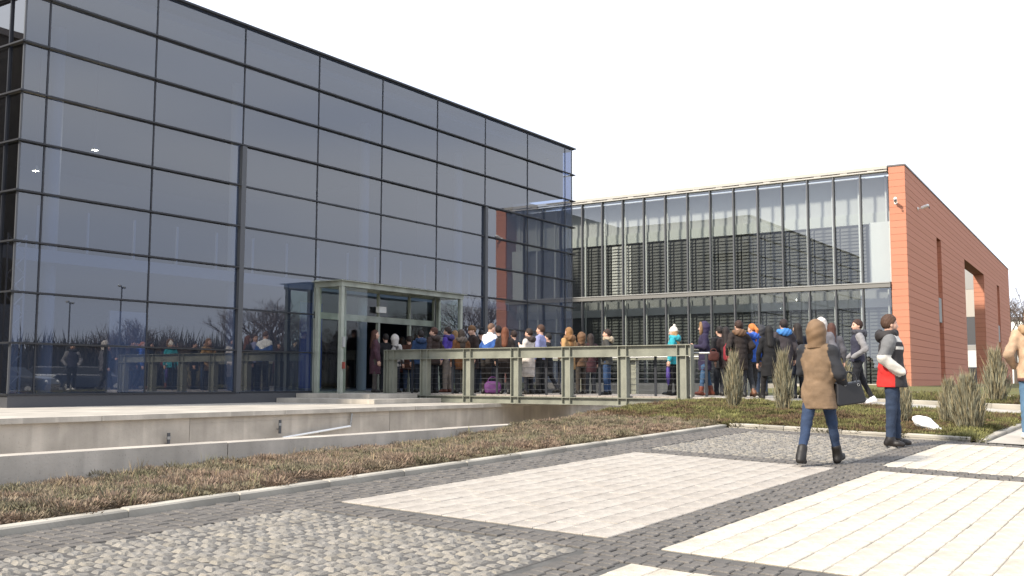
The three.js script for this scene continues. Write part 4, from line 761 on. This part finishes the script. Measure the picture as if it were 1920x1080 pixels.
    mesh('shoe', paint(nets((x, y, z) => Math.max(f(x, y, z), -0.083 - ((y - l.ank[1]) * c + (z - l.ank[2]) * s)), ...ext([heel, toe, l.ank, shaft], 0.08), o.cell ? 0.011 : 0.015), (x, y, z) => ((y - l.ank[1]) * c + (z - l.ank[2]) * s) < -0.062 ? sole : sc), M.shoe, t);
  }
  // coat
  const hem = (o.hem ?? 0.80) - drop, jl = [[collar, chest, 0.135 * big, 0.172 * big, 1.42], [chest, waist, 0.172 * big, 0.158 * big, 1.38], [waist, pelv, 0.158 * big, 0.175 * big, 1.25]];
  if (o.hem < 0.84) jl.push([pelv, V(0, hem - 0.03, (legs[0].knee[2] + legs[1].knee[2]) * 0.25), 0.172 * big, (o.flare || 0.185) * big, 1.15]);
  for (const a of arms) jl.push([a.sh, a.el, 0.068 * big, 0.056 * big], [a.el, a.wr, 0.056 * big, 0.044 * big]);
  const jf = bones(jl, 0.045), puff = o.quilt || 0, body = typeof o.coat === 'function' ? o.coat : (() => { const c = col(o.coat); return () => c; })();
  const jg = nets((x, y, z) => {
    let d = jf(x, y, z); if (Math.abs(d) < 0.06) d += 0.024 * (vnoise(x * 7 + z * 6 + 9, y * 11 - x * 5, 0, 0, 3) - 0.5) + 0.012 * (vnoise(x * 17 - z * 15, y * 23 + z * 6, 0, 0, 5) - 0.5);
    if (puff) d -= 0.010 * Math.abs(Math.sin(y * Math.PI / puff)) - 0.006;
    return Math.max(d, hem - y);
  }, ...ext([...arms.flatMap((a) => [a.sh, a.el, a.wr]), collar, [0.06, hem, 0.05], [-0.06, hem, -0.05], pelv], 0.24), cell);
  mesh(o.coatName || 'jacket', paint(jg, (x, y, z) => { const k = 0.86 + 0.28 * vnoise(x * 9 + 3, y * 9 + z * 7), y0 = y + drop, c = body(x, y0, z, arms, drop); return c.map((v) => v * k); }), M.cloth, t);
  for (const [kind, c] of o.head || []) { const m = mesh({ short: 'hair', buzz: 'hair', long: 'hair', tail: 'ponytail_hair', beanie: 'beanie', cap: 'cap', hood: 'hood', furhood: 'fur_trim', collar: 'folded_hood' }[kind], hairGeo(kind), hairMat(col(c)), t); m.applyMatrix4(kind === 'collar' ? new THREE.Matrix4().makeTranslation(...pivot).multiply(new THREE.Matrix4().makeRotationX(lean)) : headM); }
  return { t, arms, legs, pivot, scale: h / 1.75 };
}
const nearArm = (x, y0, z, arms, drop, i, r) => { const a = arms[i], y = y0 - drop, seg = (p, q) => { const d = [q[0] - p[0], q[1] - p[1], q[2] - p[2]], t = clamp(((x - p[0]) * d[0] + (y - p[1]) * d[1] + (z - p[2]) * d[2]) / (d[0] ** 2 + d[1] ** 2 + d[2] ** 2), 0, 1); return Math.hypot(x - p[0] - d[0] * t, y - p[1] - d[1] * t, z - p[2] - d[2] * t); }; const u = seg(a.sh, a.el), l = seg(a.el, a.wr); return Math.min(u - r, l - r * 0.85) < 0 && Math.abs(x) > 0.12 ? (l < u ? 2 : 1) : 0; };
const CR = [0.830, -0.5575], AW = [-0.5575, -0.830], dirOf = (r, a) => [CR[0] * r + AW[0] * a, CR[1] * r + AW[1] * a];
const standY = (x) => (x < -9.47 ? DECK + 0.002 : pathY(x) + 0.004);
function queue(px, z, headPy, opts) {
  z *= 1.059; const x = onZ(px, 700, z)[0], y = standY(x), top = onZ(px, headPy, z)[1];
  const fr = opts.hatTop || 0; const h = clamp((top - y) / (1 + fr), 1.52, 1.92);
  return { ...person({ at: [x, y, z], h, ...opts, label: opts.label }), x, y, z, h };
}
const darkHair = 0x2a1c14, brownHair = 0x5a3a24, W1 = [[0.28, 0.05], [-0.22, 0.25]], W2 = [[-0.2, 0.3], [0.25, 0.05]];
const toDoor = [-1, -0.1];
queue(703, -20.62, 619, { label: 'person in a long plum coat with long brown hair by the porch', coat: 0x4a2c38, hem: 0.52, trousers: 0x4a4440, face: dirOf(1, 0.25), head: [['long', 0x4a2a1e]], coatName: 'coat' });
const mottled = (x, y, z) => (vnoise(x * 16 + 4, y * 16 + z * 13) > 0.68 ? [0.08, 0.075, 0.075] : [0.52, 0.49, 0.46]);
queue(741, -21.4, 628, { label: 'person in a white and black patterned jacket with hood up', coat: mottled, hem: 0.78, face: dirOf(0.6, 0.8), head: [['hood', 0xc9c2ba]], trousers: 0x30323a });
queue(766, -22.4, 630, { label: 'person in a rust brown jacket with a bare dark head, behind the patterned jacket', coat: 0x4a2a1c, hem: 0.70, face: dirOf(-0.3, 0.9), head: [['short', darkHair]], trousers: 0x23324a });
queue(788, -21.5, 620, { label: 'person in a navy blue jacket with short dark hair, back turned', coat: 0x223a5c, hem: 0.80, face: dirOf(-0.4, 1), head: [['short', 0x1c1512], ['collar', 0x223a5c]], trousers: 0x1c2430 });
queue(812, -20.98, 614, { label: 'person in a bulky dark puffer jacket with folded hood, face turned aside', coat: 0x33241f, bulk: 1.12, quilt: 0.11, hem: 0.76, face: dirOf(-0.9, 0.6), turn: 0.5, head: [['short', 0x4a2a1c], ['collar', 0x33241f]], trousers: 0x23242a, arms: ['pocket', 'pocket'] });
queue(838, -22.3, 609, { label: 'person in a purple jacket with short dark hair', coat: 0x4a3690, hem: 0.84, face: dirOf(-1, 0.3), head: [['short', darkHair], ['collar', 0x3a2c70]], trousers: 0x8b7f74, shoes: 0x5a2e20 });
queue(864, -21.1, 618, { label: 'person in a tan brown coat with a grey fur collar', coat: 0x6b4424, hem: 0.66, face: dirOf(-0.5, 1), head: [['long', 0x3c3026], ['collar', 0x5c5148]], trousers: 0x2a2a2c, coatName: 'coat' });
queue(886, -22.0, 605, { label: 'tall person in a dark brown coat and brown cap, face bowed', coat: 0x2f211d, hem: 0.62, face: dirOf(-0.9, -0.4), nod: 0.25, head: [['short', 0x6b4a2a], ['cap', 0x6b4a2a]], coatName: 'coat' });
queue(912, -20.96, 602, { label: 'person with cropped hair in a white and blue jacket leaning forward', coat: (x, y, z) => (y - Math.abs(x) * 0.55 > 1.20 ? [0.85, 0.85, 0.84] : [0.03, 0.10, 0.33]), lean: 0.26, hem: 0.84, face: dirOf(0.75, 0.65), head: [['buzz', 0x6e5240]], arms: ['front', 'front'], trousers: 0x2c2724, cell: 0.016 });
queue(934, -22.5, 606, { label: 'dark haired person half hidden behind the cropped head', coat: 0x2a2724, hem: 0.7, face: dirOf(-0.3, 1), head: [['short', 0x22120e]] });
queue(947, -20.93, 614, { label: 'person with long red brown hair in a dark coat, back turned', coat: 0x231a18, hem: 0.55, face: dirOf(0.1, 1), head: [['long', 0x6a3a20]], bulk: 1.05, coatName: 'coat', trousers: 0x1c1c20 });
queue(991, -20.96, 616, { label: 'person in a long white quilted coat with dark hair', coat: 0xcfc6bd, quilt: 0.16, hem: 0.46, bulk: 1.04, face: dirOf(-0.85, 0.5), head: [['short', 0x2c1d15], ['collar', 0x3a2f2c]], arms: ['chest', 'front'], trousers: 0x22242c, coatName: 'coat', boot: 0.5 });
queue(1013, -21.7, 609, { label: 'person in a pale lavender jacket with short brown hair', coat: 0x8f93bb, hem: 0.86, face: dirOf(-0.95, 0.4), head: [['short', 0x4a3020]], trousers: 0x17181c });
queue(1027, -22.9, 624, { label: 'person in a long black coat striding behind the lavender jacket', coat: 0x14151b, hem: 0.52, face: dirOf(-1, 0.2), legs: W1, head: [['short', 0x17120f]], coatName: 'coat' });
queue(1066, -20.98, 614, { label: 'person in a sand coloured parka with a brown fur hood', coat: 0xb08a5a, hem: 0.66, bulk: 1.05, face: dirOf(-0.75, 0.75), head: [['long', 0x8a6238], ['collar', 0x7a5632]], arms: ['pocket', 'chest'], trousers: 0x26221f, coatName: 'parka' });
queue(1089, -22.2, 624, { label: 'person in a brown jacket with hood up beside the sand parka', coat: 0x5a4330, hem: 0.78, face: dirOf(-0.7, 0.7), head: [['hood', 0x6b4c30]], trousers: 0x3a332c });
queue(1138, -21.5, 617, { label: 'person in a charcoal jacket with beige hood and blue jeans', coat: 0x3e3d3a, hem: 0.80, face: dirOf(-1, 0.25), head: [['short', 0x33231a], ['collar', 0xa89880]], arms: ['pocket', 'down'], trousers: 0x2a4468 });
const teal = queue(1263, -21.5, 609, { hatTop: 0.035, label: 'person in a turquoise jacket and white bobble hat on the footbridge', coat: 0x2fa3b0, hem: 0.80, face: dirOf(-1, 0.35), head: [['long', 0xb08a60], ['beanie', 0xe6dccf], ['collar', 0x2fa3b0]], trousers: 0x15151a, slim: true, boot: 0.55, legs: [[0.12, 0.02], [-0.06, 0.05]] });
queue(1322, -21.9, 604, { label: 'person in a dark violet hooded coat and blue jeans leaving the footbridge', coat: 0x2b2440, hem: 0.60, face: dirOf(-1, 0.1), lean: 0.05, head: [['short', 0x4a3020], ['hood', 0x2f2546], ['furhood', 0x8a6a48]], trousers: 0x3a5878, slim: true, shoes: 0x6a3420, boot: 0.3, arms: ['front', 'front'], legs: [[0.14, 0.02], [-0.16, 0.05]], coatName: 'coat' });
const red1 = queue(1362, -22.3, 613, { label: 'person with long dark hair half hidden behind the fur hooded puffer jacket', coat: 0x241a1c, hem: 0.7, face: dirOf(0.0, 1), head: [['long', 0x1e1412]] });
queue(1386, -21.2, 601, { label: 'person in a dark brown puffer jacket with brown fur hood, back turned', coat: 0x2c2320, quilt: 0.12, bulk: 1.1, hem: 0.62, face: dirOf(-0.25, 1), head: [['short', 0x3a241a], ['collar', 0x6b4e36]], arms: ['pocket', 'pocket'], coatName: 'coat' });
queue(1411, -21.7, 606, { label: 'person with an orange ponytail and bright blue jacket', coat: 0x3a66c4, hem: 0.84, face: dirOf(-0.2, 1), turn: 0.4, head: [['tail', 0xc27436], ['collar', 0x3a66c4]], trousers: 0x3c3d40, shoes: 0x6b4630, boot: 0.5, legs: W2 });
queue(1443, -20.85, 609, { label: 'person in a plain black knee length coat with black hair', coat: 0x131215, hem: 0.56, face: dirOf(-0.1, 1), head: [['long', 0x110e0e]], trousers: 0x1a1718, arms: ['down', 'front'], coatName: 'coat', legs: W1 });
queue(1471, -21.9, 599, { label: 'person in a dark grey jacket with bright blue scarf and dark hat', coat: 0x3a3438, hem: 0.72, bulk: 1.05, face: dirOf(-0.1, 1), head: [['short', 0x221814], ['cap', 0x2a1c1a], ['collar', 0x3f7fc4]], trousers: 0x2c2f38 });
queue(1543, -21.4, 597, { label: 'person with a white hood half hidden behind the brown waistcoat', coat: 0x6c6a70, hem: 0.7, face: dirOf(0.5, 0.9), head: [['hood', 0xd8d0c8]], trousers: 0x4a4c54 });
queue(1561, -22.6, 606, { label: 'person with long brown hair in a grey coat beside the white hood', coat: 0x55545a, hem: 0.55, face: dirOf(0.2, 1), head: [['long', 0x4e2e22]], coatName: 'coat' });
queue(1609, -20.75, 598, { label: 'person with white trainers in a grey and navy jacket walking left', coat: (x, y, z, arms, drop) => (nearArm(x, y, z, arms, drop, 0, 0.085) || nearArm(x, y, z, arms, drop, 1, 0.085) ? [0.28, 0.27, 0.275] : y > 1.05 && z < -0.02 ? [0.33, 0.31, 0.31] : [0.035, 0.035, 0.06]), hem: 0.88, face: dirOf(-1, 0.1), turn: 0.15, head: [['short', 0x3c2418], ['collar', 0x3a3a42]], arms: ['pocket', 'pocket'], trousers: 0x14151c, slim: true, shoes: 0xd8d4d0, sole: 0xe8e4e0, legs: [[0.22, 0.04], [-0.26, 0.22]], cell: 0.017 });

for (const [px, z, top, label, coat, hair, kind, f] of [
  [722, -21.2, 626, 'person in a black coat in the porch behind the plum coat', 0x17161a, 0x1c1410, 'short', 1],
  [753, -23.1, 632, 'person in a dark red jacket deep in the queue by the door', 0x4a1a1c, 0x2a1a14, 'long', 0.9],
  [778, -23.2, 628, 'person in a dark green jacket behind the navy jacket', 0x22302a, 0x2c2018, 'short', 1],
  [822, -23.2, 622, 'person in a grey hooded jacket behind the bulky puffer', 0x3c3c42, 0x3c3c42, 'hood', 1],
  [852, -23.2, 620, 'person with fair hair in a dark blue coat beside the purple jacket', 0x1c2438, 0x8a6a44, 'long', 0.8],
  [902, -23.3, 620, 'person in a black jacket with a black cap behind the white and blue jacket', 0x141416, 0x101012, 'cap', 1],
  [963, -22.9, 620, 'person in a dark grey coat to the right of the red brown hair', 0x2c2c32, 0x33221a, 'short', 0.9],
  [1350, -22.9, 612, 'person in a black jacket behind the dark violet hooded coat', 0x15151a, 0x1c1512, 'short', 1],
  [1427, -22.9, 611, 'person in a dark grey hooded coat between the ponytail and the black coat', 0x2e2e33, 0x2e2e33, 'hood', 1],
  [1496, -22.6, 606, 'person with dark hair in a dark blue coat beside the blue scarf', 0x1e2434, 0x1f1612, 'long', 1],
  [1107, -23.2, 626, 'person in a maroon coat between the brown hood and the charcoal jacket', 0x3e1e24, 0x2a1c16, 'long', 0.9],
]) queue(px, z, top, { label, coat, hem: rr(0.55, 0.8), face: dirOf(-0.6 + f * 0.2, f), head: [[kind, hair]], trousers: rnd() < 0.5 ? 0x22262e : 0x2c3a50 });

// three on the plaza
function onGround(fx, fy, headPy, o) { const p = onPlaza(fx, fy), top = onZ(fx, headPy, p[2])[1]; p[1] = ground(p[0], p[2]) + 0.006; return { ...person({ ...o, at: p, h: clamp((top - p[1]) / (1 + (o.hatTop || 0)), 1.55, 1.9), group: 'people on the plaza' }), p }; }
const tan = [0.20, 0.13, 0.075], leather = [0.022, 0.023, 0.028];
const woman = onGround(1538, 872, 592, { label: 'person in a brown hooded waistcoat with dark sleeves and blue jeans striding', coat: (x, y, z, arms, drop) => (nearArm(x, y, z, arms, drop, 0, 0.085) || nearArm(x, y, z, arms, drop, 1, 0.085) ? leather : tan), hem: 0.71, flare: 0.205, bulk: 1.05, hatTop: 0.012, face: dirOf(0.55, 0.84), head: [['hood', 0x7c6247]], arms: ['tuck', 'hang'], trousers: 0x2b3c58, slim: true, shoes: 0x17130f, boot: 0.26, legs: [[-0.36, 0.12], [0.40, 0.05]], apart: 0.02, coatName: 'waistcoat', cell: 0.013 });
const man = onGround(1676, 837, 590, { label: 'person in a black, red and white jacket and jeans looking away', coat: (x, y, z, arms, drop) => {
  const near = nearArm(x, y, z, arms, drop, 1, 0.096);
  if (near) return near === 1 && y > 1.20 ? [0.17, 0.17, 0.17] : [0.74, 0.70, 0.62];
  if (nearArm(x, y, z, arms, drop, 0, 0.096)) return [0.42, 0.02, 0.025];
  if (y > 1.285 && y < 1.315 && z > 0.07 && x < -0.03) return [0.78, 0.74, 0.66];
  if (y > 1.38 && z > 0.05) return x > 0 ? [0.55, 0.02, 0.02] : [0.7, 0.66, 0.6];
  if (y < 1.12 && z < 0.05 && x < 0.02) return [0.60, 0.025, 0.02];
  return [0.028, 0.024, 0.026];
}, hem: 0.78, bulk: 1.2, face: dirOf(0.9, -0.38), turn: 0.45, head: [['short', 0x4a3222], ['collar', 0x2a2626]], arms: ['pocket', 'pocket'], trousers: 0x28364c, shoes: 0x1a1512, sole: 0x2a2320, boot: 0.2, legs: [[0.05, 0.02], [-0.03, 0.03]], apart: 0.03, cell: 0.013 });
onGround(1943, 826, 566, { label: 'person in a tan jacket and pale jeans cut off by the edge of the picture', coat: (x, y) => (y < 0.83 ? [0.12, 0.05, 0.04] : [0.50, 0.34, 0.22]), hem: 0.78, bulk: 1.06, face: dirOf(0.35, 0.95), head: [['short', 0x8a6a4a], ['collar', 0xb0906c]], arms: ['pocket', 'down'], trousers: 0x5c7c98, shoes: 0xd8d4cc, legs: [[0.05, 0.02], [-0.05, 0.05]], cell: 0.015 });

// ------------------------------------------------------------------ what they carry
M.bagBlack = L(0.014, 0.014, 0.016, 0.45);
{
  woman.t.updateMatrixWorld(); const w = new THREE.Vector3(...woman.arms[1].wr).applyMatrix4(woman.t.matrixWorld);
  const t = thing('handbag', 'large black handbag on the arm of the person in the brown waistcoat', 'bag', [w.x + CR[0] * 0.05, w.y - 0.16, w.z + CR[1] * 0.05], YAW + 0.25);
  const s = new THREE.Shape(); s.moveTo(-0.19, 0.02); s.quadraticCurveTo(-0.19, 0, -0.17, 0); s.lineTo(0.17, 0); s.quadraticCurveTo(0.2, 0, 0.2, 0.03); s.lineTo(0.155, 0.25); s.quadraticCurveTo(0, 0.235, -0.155, 0.25); s.closePath();
  mesh('bag_body', new THREE.ExtrudeGeometry(s, { depth: 0.08, bevelEnabled: true, bevelSize: 0.02, bevelThickness: 0.03, bevelSegments: 3 }).translate(0, 0, -0.04), M.bagBlack, t).rotation.z = 0.12;
  for (const z of [-0.05, 0.05]) mesh('handle', new THREE.TubeGeometry(new THREE.CatmullRomCurve3([[-0.10, 0.24, z], [-0.09, 0.36, z * 0.6], [0, 0.40, z * 0.4], [0.08, 0.36, z * 0.6], [0.09, 0.24, z]].map((v) => new THREE.Vector3(...v))), 14, 0.008, 6), M.bagBlack, t);
  t.scale.setScalar(0.85);
  for (const dx of [-0.095, 0.095]) mesh('buckle', new THREE.TorusGeometry(0.016, 0.004, 6, 12), M.steel, t, [dx, 0.235, 0.075]);
}
{
  const x = onZ(1253, 718, teal.z + 0.2), t = thing('umbrella', 'folded violet umbrella hanging from the hand of the turquoise jacket', 'umbrella', [x[0], teal.y + 0.24, teal.z + 0.2]);
  const v = L(0.06, 0.035, 0.20, 0.6);
  mesh('folded_canopy', new THREE.LatheGeometry([[0.004, 0], [0.03, 0.06], [0.052, 0.25], [0.045, 0.42], [0.02, 0.5], [0.001, 0.51]].map((a) => new THREE.Vector2(...a)), 10), v, t);
  mesh('shaft', bar([0, 0.5, 0], [0, 0.62, 0], 0.007, 6), M.steel, t); mesh('handle', new THREE.TorusGeometry(0.035, 0.01, 6, 12, Math.PI), M.white, t, [0.035, 0.62, 0]);
}
function softBag(name, label, px, py, z, size, colour, category, rest) {
  const p = onZ(px, py, z), g = new THREE.IcosahedronGeometry(0.5, 3), a = g.attributes.position, v = new THREE.Vector3();
  for (let i = 0; i < a.count; i++) { v.fromBufferAttribute(a, i); const q = (c) => Math.sign(c) * Math.pow(Math.abs(c) * 2, 0.6) / 2, k = 1 + 0.12 * (vnoise(v.x * 7 + 3, v.y * 7 + v.z * 5) - 0.5); a.setXYZ(i, q(v.x) * size[0] * k, q(v.y) * size[1] * k, q(v.z) * size[2] * k); }
  g.computeVertexNormals();
  const t = thing(name, label, category, [p[0], rest ?? p[1] - size[1] / 2, z], YAW); mesh('bag_body', g, S(colour, 0.75, { map: clothT }), t, [0, size[1] / 2, 0]);
  mesh('strap', new THREE.TorusGeometry(size[0] * 0.28, 0.011, 6, 14, Math.PI), S(colour, 0.8), t, [0, size[1] * 0.94, 0]);
}
softBag('backpack', 'red backpack on the person with long dark hair', 1367, 662, red1.z + 0.26, [0.28, 0.42, 0.16], 0x8e2430, 'backpack');
softBag('shoulder_bag', 'violet cloth bag standing on the footbridge deck behind the rail', 924, 722, -22.0, [0.46, 0.34, 0.2], 0x5c2c66, 'bag', DECK + 0.003);
softBag('shoulder_bag', 'brown shoulder bag on the hip of the violet hooded coat', 1338, 668, -22.9, [0.26, 0.24, 0.1], 0x4a2018, 'bag');
softBag('shoulder_bag', 'black bag on the shoulder of the bright blue jacket', 1401, 664, -22.68, [0.26, 0.28, 0.12], 0x17161a, 'bag');
{ const t = thing('lobby_banner', 'tall blue banner standing inside the entrance lobby', 'banner', [GX - 4.2, 0.892, COL(4.5)]); block('banner_panel', -0.03, 0.03, 0.06, 2.9, -0.5, 0.5, L(0.03, 0.08, 0.30, 0.7), t); block('banner_foot', -0.15, 0.15, 0, 0.058, -0.4, 0.4, M.steel, t); }

scene.traverse((o) => { if (o.isMesh) { o.castShadow = true; o.receiveShadow = true; } });
camera.updateMatrixWorld();
renderer.render(scene, camera);
